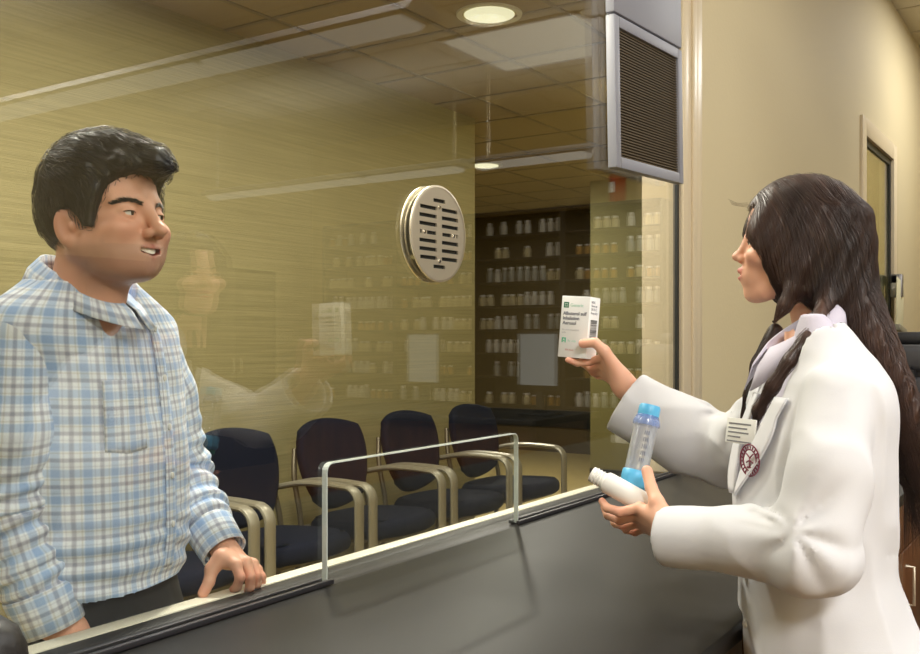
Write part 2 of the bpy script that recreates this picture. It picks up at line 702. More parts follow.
mb.add(fv, ff)
obj('pane', mb, M_glass, win, smooth=False)
# the polished edge runs round the notch
edge_path = poly[1:-3]
mb = MB()
ev = []; ef = []
L = len(edge_path)
def _off(path, d):
    P = np.array(path); out = []
    for i in range(len(P)):
        a = P[max(i - 1, 0)]; b = P[min(i + 1, len(P) - 1)]
        t = nrm(b - a); out.append(P[i] + d * np.array([t[1], -t[0]]))
    return out
inn = _off(edge_path, .0022)
for (x, z), (x2, z2) in zip(edge_path, inn):
    ev += [(x, GY - th - .0004, z), (x, GY + th + .0004, z), (x2, GY + th + .0004, z2), (x2, GY - th - .0004, z2)]
for i in range(L - 1):
    for k in range(4):
        k2 = (k + 1) % 4
        ef.append([i * 4 + k, i * 4 + k2, i * 4 + 4 + k2, i * 4 + 4 + k])
ef.append([0, 1, 2, 3]); ef.append([4 * L - 4 + k for k in (3, 2, 1, 0)])
obj('polished_edge', mb.add(ev, ef), M_edge, win, smooth=False)
for a, b in ((gx0, nx0 + .01), (nx1 - .012, JX)):
    m = MB().box((a, GY - .016, .8902), (b, GY - .0065, .900), .002)
    m.box((a, GY + .0065, .8902), (b, GY + .016, .900), .002)
    obj('glazing_channel', m, M_chan, win)

# speak-through grille: two perforated steel discs clamped on the glass
gc = V(1.745, GY, 1.582)
gr = thing('speak_through_grille', 'round slotted steel speech grille fixed through the window glass', 'vent', gc)
R_ = .104
def slotted_disc(y0, y1, name, lab=None):
    bm = bmesh.new()
    # plate built as horizontal bands so that the slots are real openings
    slots = []
    for k, z in enumerate(np.linspace(.072, -.072, 9)):
        w = math.sqrt(max(R_ ** 2 - z * z, 0)) * .80
        if k in (0, 8):
            slots.append((z, [(-.022, .022)]))
        elif k == 4:
            slots.append((z, [(-.072, -.066), (-.046, -.012), (.012, .046), (.066, .072)]))
        else:
            slots.append((z, [(-min(w, .074), -.010), (.010, min(w, .074))]))
    hs = .0040
    zs = [-R_]
    m = MB()
    def strip(za, zb, xa=None, xb=None):
        """piece of the disc between heights za, zb, optionally clipped in x"""
        N = max(2, int(abs(zb - za) / .003) + 2)
        zz = np.linspace(za, zb, N)
        lf = [(-math.sqrt(max(R_ ** 2 - z * z, 1e-9)) if xa is None else xa, z) for z in zz]
        rt = [(math.sqrt(max(R_ ** 2 - z * z, 1e-9)) if xb is None else xb, z) for z in zz]
        P = lf + rt[::-1]
        k = len(P)
        v = [(gc[0] + x, gc[1] + y0, gc[2] + z) for x, z in P] + [(gc[0] + x, gc[1] + y1, gc[2] + z) for x, z in P]
        f = []
        for i in range(N - 1):
            f.append([i, i + 1, k - 2 - i, k - 1 - i]); f.append([k + i + 1, k + i, 2 * k - 1 - i, 2 * k - 2 - i])
        for i in range(k):
            j = (i + 1) % k
            f.append([i, k + i, k + j, j])
        m.add(v, f)
    cur = -R_
    for z, xs in sorted(slots):
        strip(cur, z - hs)
        left = None
        for xa, xb in xs:
            strip(z - hs, z + hs, left, xa); left = xb
        strip(z - hs, z + hs, left, None)
        cur = z + hs
    strip(cur, R_)
    return obj(name, m, M_chrome, gr, smooth=False)
slotted_disc(-.0145, -.011, 'face_plate')
slotted_disc(.011, .0145, 'face_plate')
bf = obj('slot_shade_disc', MB().lathe([(R_ - .012, -.0095), (R_ - .012, -.0075)], 48, rotm((1, 0, 0), (0, 0, -1), (0, 1, 0), gc)), M_gasket, gr); bf['label'] = 'added dark disc standing in for shade behind the slots'  # added disc: its dark colour stands in for shade inside the slots
Mg = rotm((1, 0, 0), (0, 0, -1), (0, 1, 0), gc)
obj('rim', MB().lathe([(R_ - .003, -.0155), (R_ + .0015, -.0145), (R_ + .0015, -.0105), (R_ - .004, -.0095)], 64, Mg, closed=False), M_chrome, gr)
obj('rim', MB().lathe([(R_ - .004, .0095), (R_ + .0015, .0105), (R_ + .0015, .0145), (R_ - .003, .0155)], 64, Mg, closed=False), M_chrome, gr)
obj('collar', MB().lathe([(R_ - .008, -.010), (R_ - .005, -.0075), (R_ - .008, -.0058)], 64, Mg, closed=False).lathe([(R_ - .008, .0058), (R_ - .005, .0075), (R_ - .008, .010)], 64, Mg, closed=False), M_chrome, gr)
M_screw = mat('bright_screw', (240, 236, 225), .15, 1.0)
for dx, dz in ((0, .058), (0, -.060), (-.056, 0), (.056, 0)):
    obj('screw', MB().lathe([(.0045, 0), (.0045, .001), (.003, .0025)], 12, axis_frame((0, -1, 0), gc + V(dx, -.0146, dz))), M_screw, gr)

# ------------------------------------------------------------------ counter
M_top = mat('charcoal_laminate', (27, 26, 25), .48, var=(900, (38, 36, 34)), bump=(400, .04), Specular_IOR_Level=.35)
M_backdrop = mat('dark_backdrop_laminate', (58, 46, 34), .5)
M_wood = mat('cherry_veneer', (104, 68, 42), .4, var=(2.2, (80, 50, 30), (1, 14, 1.2)))
M_white = mat('cream_laminate_edge', (236, 230, 210), .4)
CE = .49
m = MB().box((-1.6, CE, .855), (5.75, GY - .0125, .89), .006)
m.box((-.9, GY - .03, .856), (JX, GY + .05, .8885))
o = obj('countertop', m, M_top); tag(o, 'long charcoal laminate countertop running under the service window', 'countertop')
o = obj('transaction_ledge', MB().box((-.9, GY + .052, .862), (JX, 1.312, .888), .004), M_top)
tag(o, 'dark ledge with a cream front strip on the waiting side of the glass', 'ledge')
WLOC[o.name] = np.array(o.location)
obj('front_strip', MB().box((-.9, 1.312, .85), (JX, 1.350, .8895), .003), M_white, o)
# cabinets under the counter
cabx = [-1.55, -.75, .05, .85, 1.65, 2.45, 3.25, 4.05, 4.85, 5.65]
sides = ['below the near end of the counter', 'second from the near end of the counter', 'third from the near end of the counter',
         'in front of the near half of the counter', 'directly below the standing woman', 'just past the standing woman, with a bright bar handle',
         'under the black printer\'s near side', 'under the black printer', 'last one at the far end of the counter']
for i in range(9):
    x0, x1 = cabx[i] + .002, cabx[i + 1] - .002
    c = thing('base_cabinet', 'cherry base cabinet ' + sides[i], 'cabinet', ((x0 + x1) / 2, .85, 0), 'cherry base cabinets under the counter')
    obj('body', MB().box((x0, .53, .09), (x1, GY - .07, .855)), M_wood, c)
    obj('plinth', MB().box((x0, .58, 0), (x1, GY - .1, .09)), M_gasket, c)
    d = obj('drawer', MB().box((x0 + .004, .508, .70), (x1 - .004, .53, .848), .003), M_wood, c)
    obj('handle', MB().tube([( (x0+x1)/2 - .06, .508, .775), ((x0+x1)/2 - .06, .485, .775), ((x0+x1)/2 + .06, .485, .775), ((x0+x1)/2 + .06, .508, .775)], .005), M_chrome, d)
    d = obj('door', MB().box((x0 + .004, .508, .10), (x1 - .004, .53, .692), .003), M_wood, c)
    obj('handle', MB().tube([(x0 + .06, .508, .52), (x0 + .06, .485, .52), (x0 + .06, .485, .64), (x0 + .06, .508, .64)], .005), M_chrome, d)

# ------------------------------------------------------------------ side window in the same wall
w2 = bpy.data.objects.new('window_2', None); COL.objects.link(w2)
w2.location = ((WX + WX2) / 2, GY, wz0); WLOC[w2.name] = V((WX + WX2) / 2, GY, wz0)
tag(w2, 'tall narrow side window in a tan metal frame behind the woman', None, None, 'structure')
m = MB()
fw = .085
m.box((WX - .03, GY - .03, wz0 - .04), (WX + fw, GY + .07, wz1 + .05), .005)
m.box((WX2 - fw, GY - .03, wz0 - .04), (WX2 + .03, GY + .07, wz1 + .05), .005)
m.box((WX + fw, GY - .03, wz1 - .06), (WX2 - fw, GY + .07, wz1 + .05), .005)
m.box((WX + fw, GY - .03, wz0 - .04), (WX2 - fw, GY + .07, wz0 + .06), .005)
obj('frame', m, M_trim, w2)
obj('pane', MB().box((WX + fw, GY + .002, wz0 + .06), (WX2 - fw, GY + .010, wz1 - .06)), glassy('side_glass', (.86, .9, .78), .06, 1.3), w2, smooth=False)
obj('gasket', MB().box((WX2 - fw - .05, GY - .008, wz0 + .06), (WX2 - fw, GY + .0015, wz1 - .06)).box((WX + fw, GY - .008, wz1 - .10), (WX2 - fw - .05, GY + .0015, wz1 - .06)), M_gasket, w2)
lt = obj('latch', MB().box((WX2 - .20, GY - .07, 1.73), (WX2 - .035, GY - .02, 1.80), .01).box((WX2 - .20, GY - .10, 1.64), (WX2 - .15, GY - .02, 1.80), .01), M_alu, w2)
# the back board of that window: a lit office beyond
struct('wall_office', MB().box((5.4, GY + .9, 0), (8.5, GY + .95, ZW)), mat('office_wall', (176, 166, 118), .7))
bd = thing('wall_pocket', 'pale slanted document pocket hung under the side window latch', 'document holder', (7.16, GY - .12, 1.40))
Mp = rotm(nrm((1, 0, -.12)), (0, 1, 0), nrm((.12, 0, 1)), (7.12, GY - .085, 1.42))
obj('sheet', MB().box((-.13, -.004, 0), (.13, .004, .34), .003, M=Mp), mat('pale_card', (224, 218, 182), .5), bd)
obj('pocket', MB().box((-.14, -.028, -.02), (.14, .03, .02), .004, M=Mp), mat('grey_plastic', (140, 136, 120), .4), bd)

# ------------------------------------------------------------------ speaker panel hung in front of the jamb
sp = thing('wall_speaker', 'grey framed loudspeaker panel with a brown grille hung high beside the glass', 'speaker', (2.70, 1.08, 1.80))
M_spk = mat('grey_plastic_shell', (146, 147, 156), .5)
M_mesh = mat('brown_speaker_mesh', (82, 68, 46), .7)
P0 = at(617, 167, 2.83)
P1 = at(684, 184, 3.26)
# level run along the wall, slightly rolled
ax = nrm(P1 - P0); wsp = np.linalg.norm(P1 - P0)
az = nrm(V(0, 0, 1) - ax * ax[2]); ay = np.cross(az, ax)
Ms = rotm(ax, ay, az, P0)
fr = .034
H1, H2, dp = .445, .85, .030
m = MB()
m.box((0, 0, 0), (fr, dp, H1), .004, M=Ms).box((wsp - fr, 0, 0), (wsp, dp, H1), .004, M=Ms)
m.box((fr, 0, 0), (wsp - fr, dp, fr), .004, M=Ms).box((fr, 0, H1 - fr), (wsp - fr, dp, H1), .004, M=Ms)
m.box((fr, .022, fr), (wsp - fr, dp, H1 - fr), M=Ms)
obj('housing', m, M_spk, sp)
m = MB().box((0, 0, H1 + .006), (wsp, dp, H2), .005, M=Ms)
obj('top_cover', m, M_spk, sp)
m = MB()
nl = 44
for i in range(nl):
    z = fr + (H1 - 2 * fr) * (i + .5) / nl
    m.box((fr, .008, z - .0032), (wsp - fr, .014, z + .0012), M=Ms)
m.box((fr, .014, fr), (wsp - fr, .021, H1 - fr), M=Ms)
g = obj('grille', m, M_mesh, sp); g['label'] = 'brown louvred speaker mesh'
obj('mount', MB().box((.03, dp, .02), (wsp - .05, dp + .012, H2), .003, M=Ms), M_gasket, sp)

# ------------------------------------------------------------------ printer on the far counter
pr = thing('printer', 'black office printer on the counter behind the woman\'s hair', 'printer', (4.62, .82, .89))
M_pr = mat('charcoal_plastic', (58, 58, 62), .42)
M_pr2 = mat('dark_plastic', (34, 34, 37), .4)
x0, x1, y0, y1 = 4.42, 5.05, .56, 1.10
m = MB().box((x0, y0, .90), (x1, y1, 1.20), .025, 3)
obj('body', m, M_pr, pr)
obj('paper_tray', MB().box((x0 - .03, y0 + .03, .915), (x0 + .01, y1 - .03, 1.03), .01), M_pr2, pr)
obj('scanner_lid', MB().box((x0 - .01, y0 - .01, 1.215), (x1 + .01, y1 + .01, 1.33), .03, 3), M_pr, pr)
obj('scanner_base', MB().box((x0 + .01, y0 + .01, 1.195), (x1 - .01, y1 - .01, 1.22)), M_pr2, pr)
cp = obj('control_panel', MB().prism([(-.09, -.05), (.02, -.05), (.05, .06), (-.09, .06)], 0, .40, rotm((1, 0, 0), (0, 0, 1), (0, -1, 0), (x0 + .02, y1 - .06, 1.18)), .015), M_pr2, pr)
obj('feeder', MB().box((x0 + .12, y0 + .05, 1.33), (x1 - .05, y1 - .05, 1.385), .02, 3), M_pr2, pr)
for dx in (x0 + .05, x1 - .05):
    for dy in (y0 + .05, y1 - .05):
        obj('foot', MB().lathe([(.02, .8902), (.018, .902)], 12, rotm((1, 0, 0), (0, 1, 0), (0, 0, 1), (dx, dy, 0))), M_gasket, pr)
ps = obj('paper_stack', MB().box((4.00, .62, .89), (4.24, .92, .925), .003), mat('white_paper', (236, 236, 228), .6))
tag(ps, 'white paper stack on the counter in front of the printer', 'paper')

# tall dark cabinets added along the rear wall to darken what the glass reflects
for i, w_ in enumerate(('nearest the left wall', 'second from the left wall', 'third from the left wall', 'fourth from the left wall', 'fifth from the left wall', 'sixth from the left wall', 'nearest the shelving')):
    x0, x1 = -.6 + i * 1.2, .597 + i * 1.2
    c = thing('backdrop_cabinet', 'tall dark cabinet added against the rear wall to darken the reflection, ' + w_, 'cabinet', ((x0 + x1) / 2, -5.3, 0), 'added dark cabinets on the rear wall')
    obj('body', MB().box((x0, -5.59, 0), (x1, -5.15, 2.1)), M_backdrop, c)
    for a, b in ((x0 + .004, (x0 + x1) / 2 - .002), ((x0 + x1) / 2 + .002, x1 - .004)):
        d = obj('door', MB().box((a, -5.15, .08), (b, -5.13, 2.09), .003), M_backdrop, c)
        hx = b - .05 if b < (x0 + x1) / 2 else a + .05
        obj('handle', MB().tube([(hx, -5.13, 1.0), (hx, -5.10, 1.0), (hx, -5.10, 1.15), (hx, -5.13, 1.15)], .005), M_chrome, d)
# ------------------------------------------------------------------ rounded black device, bottom left of the picture
M_blk = mat('black_plastic', (26, 23, 22), .4, bump=(80, .1))
dv0 = at(-34, 700, .90) * V(1, 1, 0)
dv = thing('desk_device', 'black round-topped device on the counter at the lower left corner', 'device', (dv0[0], dv0[1], .89))
Mv = rotm((1, 0, 0), (0, 1, 0), (0, 0, 1), (dv0[0], dv0[1], .89))
obj('body', MB().lathe([(.050, .012), (.055, .02), (.055, .15), (.052, .172), (.045, .188), (.032, .198), (.012, .202), (.001, .203)], 40, Mv), M_blk, dv)
obj('base', MB().lathe([(.062, .0003), (.062, .008), (.056, .014)], 40, Mv), M_gasket, dv)
obj('seam_ring', MB().lathe([(.0545, .148), (.0562, .150), (.0545, .152)], 40, Mv, closed=False), M_alu, dv)
# ================================================================== WAITING ROOM CHAIRS
M_nav = mat('navy_upholstery', (9, 15, 32), .9, bump=(500, .3), Specular_IOR_Level=.2)
M_leg = mat('champagne_metal', (150, 144, 126), .4, .45)
M_legd = mat('bronze_metal', (96, 88, 70), .4, .5)


def cushion(w0, w1, d, th, bow, dome, M):
    """rounded upholstered pad: w0 width at y=-1, w1 at y=+1"""
    bm = bmesh.new()
    bmesh.ops.create_grid(bm, x_segments=14, y_segments=14, size=1)
    for v in bm.verts:
        x, y = v.co.x, v.co.y
        sx = x * math.sqrt(1 - .38 * y * y); sy = y * math.sqrt(1 - .38 * x * x)
        w = w0 + (w1 - w0) * (y + 1) / 2
        edge = max(abs(x), abs(y)) ** 6
        v.co = Vector((sx * w / 2 * 1.12, sy * d / 2 * 1.12, bow * x * x + dome * (1 - edge)))
    r = bmesh.ops.extrude_face_region(bm, geom=list(bm.faces))
    for e in r['geom']:
        if isinstance(e, bmesh.types.BMVert):
            e.co.z -= th
    bmesh.ops.recalc_face_normals(bm, faces=list(bm.faces))
    be = [e for e in bm.edges if e.calc_face_angle(0) > .9]
    bmesh.ops.bevel(bm, geom=be, offset=th * .38, segments=3, affect='EDGES', profile=.5)
    m = MB(); m.bm(bm, M)
    return m


def make_chair(label):
    c = thing('waiting_chair', label, 'chair', (0, 0, 0), 'navy waiting chairs along the wall')
    # local: faces -y, origin on the floor under the seat
    M1 = rotm((1, 0, 0), nrm((0, 1, -.05)), nrm((0, .05, 1)), (0, -.01, .475))
    obj('seat', cushion(.52, .50, .50, .085, 0, .012, M1), M_nav, c, smooth=True)
    t = nrm((0, .20, 1))
    M2 = rotm((1, 0, 0), t, np.cross((1, 0, 0), t), (0, .265, .715))
    obj('backrest', cushion(.40, .50, .42, .05, .045, .016, M2), M_nav, c, smooth=True)
    for s in (-1, 1):
        x = s * .285
        p = [(x, -.235, .012), (x, -.235, .40), (x, -.235, .56)] + arc((x, -.165, .60), .07, PI, PI / 2, 6, (0, 1, 0), (0, 0, 1)) + \
            [(x, -.02, .675), (x * .98, .12, .668), (x * .93, .26, .64)]
        fr = obj('arm_frame', MB().tube(smooth_path(p, 5), .019, 12, flat=(.8, 1.6), upv=(0, -1, 0)), M_leg, c)
        obj('glide', MB().lathe([(.016, 0), (.018, .014)], 12, rotm((1, 0, 0), (0, 1, 0), (0, 0, 1), (x, -.235, 0))), M_gasket, fr)
        rl = obj('rear_leg', MB().tube(smooth_path([(x * .93, .30, .01), (x * .93, .24, .30), (x * .93, .235, .46), (x * .90, .285, .66), (x * .74, .325, .80)], 6), .014, 10), M_legd, c)
    obj('seat_frame', MB().box((-.22, -.18, .375), (.22, .19, .40), .006).tube([(-.28, -.15, .40), (.28, -.15, .40)], .012).tube([(-.27, .235, .42), (.27, .235, .42)], .012), M_legd, c)
    return c


cx = [2.50, 3.16, 3.83, 4.51, 5.19]
lab = ['navy waiting chair mostly hidden behind the man\'s torso, nearest of the row',
       'navy waiting chair right behind the man\'s left sleeve and hand',
       'navy waiting chair third from the man, framed by the left edge of the pass-through',
       'navy waiting chair fourth along the wall, behind the middle of the pass-through',
       'navy waiting chair at the far end of the row beside the wall corner']
CY = 3.06
ch0 = make_chair(lab[0]); ch0.location = (cx[0], CY, 0)
WLOC[ch0.name] = V(cx[0], CY, 0)
for x, l in list(zip(cx, lab))[1:]:
    copy_tree(ch0, (x, CY, 0), l)
# ================================================================== LAMPS AND THE PHARMACY SEEN IN THE GLASS
M_diff = emit('lamp_diffuser', (255, 246, 228), 2.2)
M_dim_diff = emit('dim_diffuser', (255, 246, 222), 1.0)
M_fix = mat('fixture_white', (214, 212, 206), .4)


def area(name, loc, sx, sy, power, parent=None, col=(1, 1, .985), rot=(0, 0, 0), shape='RECTANGLE', spread=PI):
    l = bpy.data.lights.new(name, 'AREA')
    l.shape = shape; l.size = sx
    if shape in ('RECTANGLE', 'ELLIPSE'): l.size_y = sy
    l.energy = power; l.color = col; l.spread = spread
    o = bpy.data.objects.new(name, l); COL.objects.link(o)
    b = WLOC[parent.name] if parent is not None else np.zeros(3)
    o.location = V(*loc) - b; o.rotation_euler = rot
    if parent is not None: o.parent = parent
    return o


def troffer(x, y, sx, sy, power, label, dif=None):
    t = thing('ceiling_light', label, 'ceiling light', (x, y, ZC - .03), 'recessed ceiling lights of the pharmacy')
    f = .03
    m = MB()
    m.box((x - sx / 2, y - sy / 2, ZC - .02), (x - sx / 2 + f, y + sy / 2, ZC - .001)).box((x + sx / 2 - f, y - sy / 2, ZC - .02), (x + sx / 2, y + sy / 2, ZC - .001))
    m.box((x - sx / 2, y - sy / 2, ZC - .02), (x + sx / 2, y - sy / 2 + f, ZC - .001)).box((x - sx / 2, y + sy / 2 - f, ZC - .02), (x + sx / 2, y + sy / 2, ZC - .001))
    obj('frame', m, M_fix, t)
    obj('diffuser', MB().box((x - sx / 2 + f, y - sy / 2 + f, ZC - .012), (x + sx / 2 - f, y + sy / 2 - f, ZC - .004)), dif or M_diff, t)
    if power:
        area('lamp', (x, y, ZC - .03), sx * .9, sy * .9, power, t)


troffer(-1.6, -2.2, 1.22, 1.22, 200, 'added square ceiling light above and behind the camera position, for frontal fill')  # added lamp: gives frontal fill in place of a camera flash
troffer(-.2, -3.9, 1.22, 1.22, 105, 'square ceiling light near the rear wall')
troffer(1.5, -1.3, 1.22, 1.22, 42, 'square ceiling light over the near pharmacy aisle')
troffer(3.6, -.3, 1.22, .61, 30, 'oblong ceiling light over the counter behind the woman')
troffer(2.9, -3.5, 1.22, 1.22, 80, 'square ceiling light over the rear aisle')
troffer(7.5, .2, 1.22, .61, 50, 'oblong ceiling light near the side window')
troffer(6.75, -1.28, 1.05, 1.22, 0, 'dim ceiling panel mirrored in the window beside the speaker', M_dim_diff)

# hanging linear lamps, seen mirrored in the glass
M_pshell = mat('pendant_shell', (150, 148, 150), .45)
M_plens = emit('pendant_lens', (255, 248, 232), .62)


def pendant(x, y0, y1, z, label, s=1.0):
    t = thing('linear_pendant', label, 'pendant light', (x, (y0 + y1) / 2, z), 'linear pendants of the pharmacy')
    prof = [(-.115, .03), (-.10, .06), (-.05, .085), (.05, .085), (.10, .06), (.115, .03), (.09, .02), (-.09, .02)]
    m = MB()
    m.prism([(a * s, b * s) for a, b in prof], y0, y1, rotm((-1, 0, 0), (0, 0, 1), (0, 1, 0), (x, 0, z)))
    obj('shell', m, M_pshell, t)
    L = y1 - y0
    k = max(1, int(round(L / 1.25)))
    for i in range(k):
        a = y0 + .05 + (L - .05) * i / k; b = y0 + (L - .05) * (i + 1) / k - .02
        prof2 = [(-.088, .022), (-.06, -.012), (0, -.028), (.06, -.012), (.088, .022)]
        mm = MB().prism([(q * s, w * s) for q, w in prof2], a, b, rotm((-1, 0, 0), (0, 0, 1), (0, 1, 0), (x, 0, z)))
        obj('lens', mm, M_plens, t)
    area('lamp', (x, (y0 + y1) / 2, z + .12), .2, L * .9, 5 * L, t, rot=(PI, 0, 0))
    for y in (y0 + .12, y1 - .12):
        obj('hanger', MB().tube([(x, y, z + .08 * s), (x, y, ZC)], .008), M_chrome, t)


pendant(3.75, -4.6, -.24, 2.86, 'long hanging lamp mirrored across the upper left of the glass', 1.15)
pendant(6.9, -1.95, .2, 2.80, 'hanging lamp mirrored just left of the speaker')
pendant(6.9, -5.2, -2.05, 2.80, 'hanging lamp mirrored above the speech grille')

# shelving with stock bottles on the end wall
M_shelf = mat('espresso_laminate', (26, 21, 17), .5)
zs = [.12, .42, .70, .98, 1.22, 1.46, 1.70, 1.94, 2.18, 2.42]
ys = [-.92, -1.95, -2.98, -4.01, -5.04]
plc = ['nearest the service wall', 'second from the service wall', 'third from the service wall', 'deepest into the pharmacy']
XS = 8.46
for i in range(4):
    y1, y0 = ys[i] - .003, ys[i + 1] + .003
    s_ = thing('shelving_unit', 'espresso shelving unit ' + plc[i], 'shelving', (XS + .2, (y0 + y1) / 2, 0), 'shelving on the end wall')
    obj('side_panel', MB().box((XS, y0, 0), (XE - .02, y0 + .025, 2.66)), M_shelf, s_)
    obj('side_panel', MB().box((XS, y1 - .025, 0), (XE - .02, y1, 2.66)), M_shelf, s_)
    obj('back_panel', MB().box((XE - .04, y0 + .025, 0), (XE - .02, y1 - .025, 2.66)), M_shelf, s_)
    obj('top_panel', MB().box((XS, y0 + .025, 2.63), (XE - .04, y1 - .025, 2.66)), M_shelf, s_)
    for z in zs:
        obj('shelf', MB().box((XS + .01, y0 + .025, z - .018), (XE - .04, y1 - .025, z)), M_shelf, s_)

M_bot = [mat('white_plastic_bottle', (238, 236, 224), .4), mat('cream_plastic_bottle', (226, 214, 170), .4), mat('grey_plastic_bottle', (180, 184, 176), .4), mat('amber_plastic_bottle', (196, 150, 70), .35)]
M_cap = mat('white_bottle_cap', (246, 246, 240), .4)
protos = []
for k in range(4):
    h = [.135, .115, .15, .10][k]; r = [.034, .038, .032, .03][k]
    b = tag(thing('stock_bottle', None, 'bottle'), 'plastic medicine stock bottle standing on the espresso shelving', 'bottle', 'stock bottles on the shelving')
    obj('body', MB().lathe([(r * .9, 0), (r, .006), (r, h * .68), (r * .62, h * .80), (r * .62, h * .86)], 14), M_bot[k], b)
    obj('cap', MB().lathe([(r * .72, h * .84), (r * .72, h * .985), (r * .66, h)], 14), M_cap, b)
    protos.append(b)
used = [False] * 4
nb = 0
for zi in range(2, 10):
    z = zs[zi]
    for i in range(4):
        y = ys[i] - .075
        kk = random.choice((0, 0, 1, 2, 3))
        while y > ys[i + 1] + .07 and nb < 296:
            if random.random() < .16:
                y -= .085; continue
            if random.random() < .3:
                kk = random.choice((0, 0, 1, 1, 2, 3))
            loc = (XS + .06 + random.random() * .03, y, z + .001)
            if not used[kk]:
                protos[kk].location = loc; used[kk] = True; WLOC[protos[kk].name] = V(*loc)
            else:
                copy_tree(protos[kk], loc)
            nb += 1
            y -= .084 + random.random() * .012

# two screens on the island desk (mirrored low in the glass)
dk = thing('island_desk', 'espresso desk island in the pharmacy behind the woman', 'desk', (5.2, -1.2, 0))
obj('desk_top', MB().box((4.75, -2.2, .86), (5.6, -.2, .90), .004), M_top, dk)
obj('desk_body', MB().box((4.85, -2.15, 0), (5.5, -.25, .86)), M_wood, dk)
M_scr = emit('lit_screen', (236, 240, 232), .5)
for y, a, l in ((-1.20, .18, 'deeper'), (-.36, .12, 'nearer the counter')):
    mn = thing('computer_monitor', 'black monitor showing a white page on the island desk, the one ' + l, 'monitor', (5.1, y, .90), 'monitors on the island desk')
    Mm = rotm(nrm((math.cos(a), math.sin(a), 0)), nrm((-math.sin(a), math.cos(a), 0)), (0, 0, 1), (5.08, y, 1.06))
    obj('case', MB().box((0, -.15, -.01), (.03, .15, .34), .005, M=Mm), M_gasket, mn)
    obj('screen', MB().box((-.002, -.135, .02), (0.0005, .135, .325), M=Mm), M_scr, mn)
    obj('stand', MB().box((5.10, y - .03, .915), (5.13, y + .03, 1.10)).box((5.02, y - .1, .90), (5.22, y + .1, .915), .004), M_gasket, mn)
rb = thing('binder', 'red binder standing on top of the shelving', 'binder', (8.6, -1.4, 2.66))
obj('cover', MB().box((8.48, -1.46, 2.661), (8.74, -1.40, 2.97), .003), mat('red_card', (170, 60, 40), .5), rb)
obj('spine_label', MB().box((8.477, -1.455, 2.75), (8.481, -1.405, 2.85)), mat('label_white', (240, 240, 235), .6), rb)

# recessed cans of the waiting room
M_can = emit('can_glow', (255, 248, 205), 1.15)
M_canr = mat('can_reflector', (225, 215, 160), .25, .3)
for x, y, l, p in ((3.92, 2.42, 'visible above the chairs', 26), (1.3, 2.6, 'over the man', 38), (2.6, 2.5, 'between the man and the chairs', 26), (5.6, 2.3, 'over the far chairs', 22),
                   (.1, 2.4, 'behind the man\'s back', 24), (7.3, 4.55, 'in the corridor beyond the wall corner', 95), (1.95, 1.78, 'in front of the man, added to light his face', 55)):  # last entry: unseen lamp added to brighten the man's face
    c = thing('recessed_downlight', 'round recessed downlight in the waiting room ceiling ' + l, 'downlight', (x, y, ZW - .02), 'recessed downlights')
    Mz = rotm((1, 0, 0), (0, 1, 0), (0, 0, 1), (x, y, ZW))
    obj('trim_ring', MB().lathe([(.125, -.004), (.155, -.010), (.158, -.002)], 40, Mz, closed=False), M_fix, c)
    obj('reflector', MB().lathe([(.128, -.006), (.105, .0)], 40, Mz, closed=False), M_canr, c)
    obj('lamp_disc', MB().lathe([(.12, -.0075), (.12, -.006)], 32, Mz), M_can, c)
    area('lamp', (x, y, ZW - .03), .2, .2, p, c, (1, .95, .84), shape='DISK')

w = bpy.data.worlds.new('world'); SC.world = w; w.use_nodes = True
w.node_tree.nodes['Background'].inputs[0].default_value = (.9, .87, .8, 1)
w.node_tree.nodes['Background'].inputs[1].default_value = .15
SC.view_settings.view_transform = 'Standard'
SC.view_settings.look = 'None'
SC.view_settings.exposure = -0.10
SC.view_settings.gamma = 1.0
SC.cycles.use_denoising = True
SC.cycles.max_bounces = 10
SC.cycles.transparent_max_bounces = 16
SC.cycles.caustics_reflective = False
SC.cycles.caustics_refractive = False
# ================================================================== PEOPLE
def skin_mat(name, base, blush, lip, stubble, rough=.48):
    m = bpy.data.materials.new(name); m.use_nodes = True
    nt = m.node_tree; b = nt.nodes['Principled BSDF']
    N = nt.nodes.new
    a = N('ShaderNodeAttribute'); a.attribute_name = 'tint'
    s = N('ShaderNodeSeparateXYZ'); nt.links.new(a.outputs['Vector'], s.inputs[0])
    tc = N('ShaderNodeTexCoord'); no = N('ShaderNodeTexNoise'); no.inputs['Scale'].default_value = 60
    nt.links.new(tc.outputs['Object'], no.inputs['Vector'])
    cur = None
    def mix(fac, colA, colB):
        mx = N('ShaderNodeMix'); mx.data_type = 'RGBA'
        nt.links.new(fac, mx.inputs['Factor'])
        if isinstance(colA, tuple): mx.inputs['A'].default_value = colA
        else: nt.links.new(colA, mx.inputs['A'])
        mx.inputs['B'].default_value = lin(colB)
        return mx.outputs['Result']
    f = N('ShaderNodeMath'); f.operation = 'MULTIPLY'; f.inputs[1].default_value = .25
    nt.links.new(no.outputs['Fac'], f.inputs[0])
    c = mix(f.outputs[0], lin(base), blush)
    c = mix(s.outputs['Z'], c, blush)
    c = mix(s.outputs['Y'], c, stubble)
    c = mix(s.outputs['X'], c, lip)
    nt.links.new(c, b.inputs['Base Color'])
    b.inputs['Roughness'].default_value = rough
    b.inputs['Subsurface Weight'].default_value = .12
    b.inputs['Subsurface Radius'].default_value = (.012, .005, .003)
    b.inputs['Subsurface Scale'].default_value = .6
    return m


def fabric(name, rgb, rough=.85, sheen=.1, bumps=700, st=.12):
    return mat(name, rgb, rough, bump=(bumps, st), Sheen_Weight=sheen)


def hair_mat(name, dark, light, rough=.34, scale=14):
    m = mat(name, dark, rough, var=(scale, light, (1, 1, .25)))
    m.node_tree.nodes['Principled BSDF'].inputs['Specular IOR Level'].default_value = .55
    return m


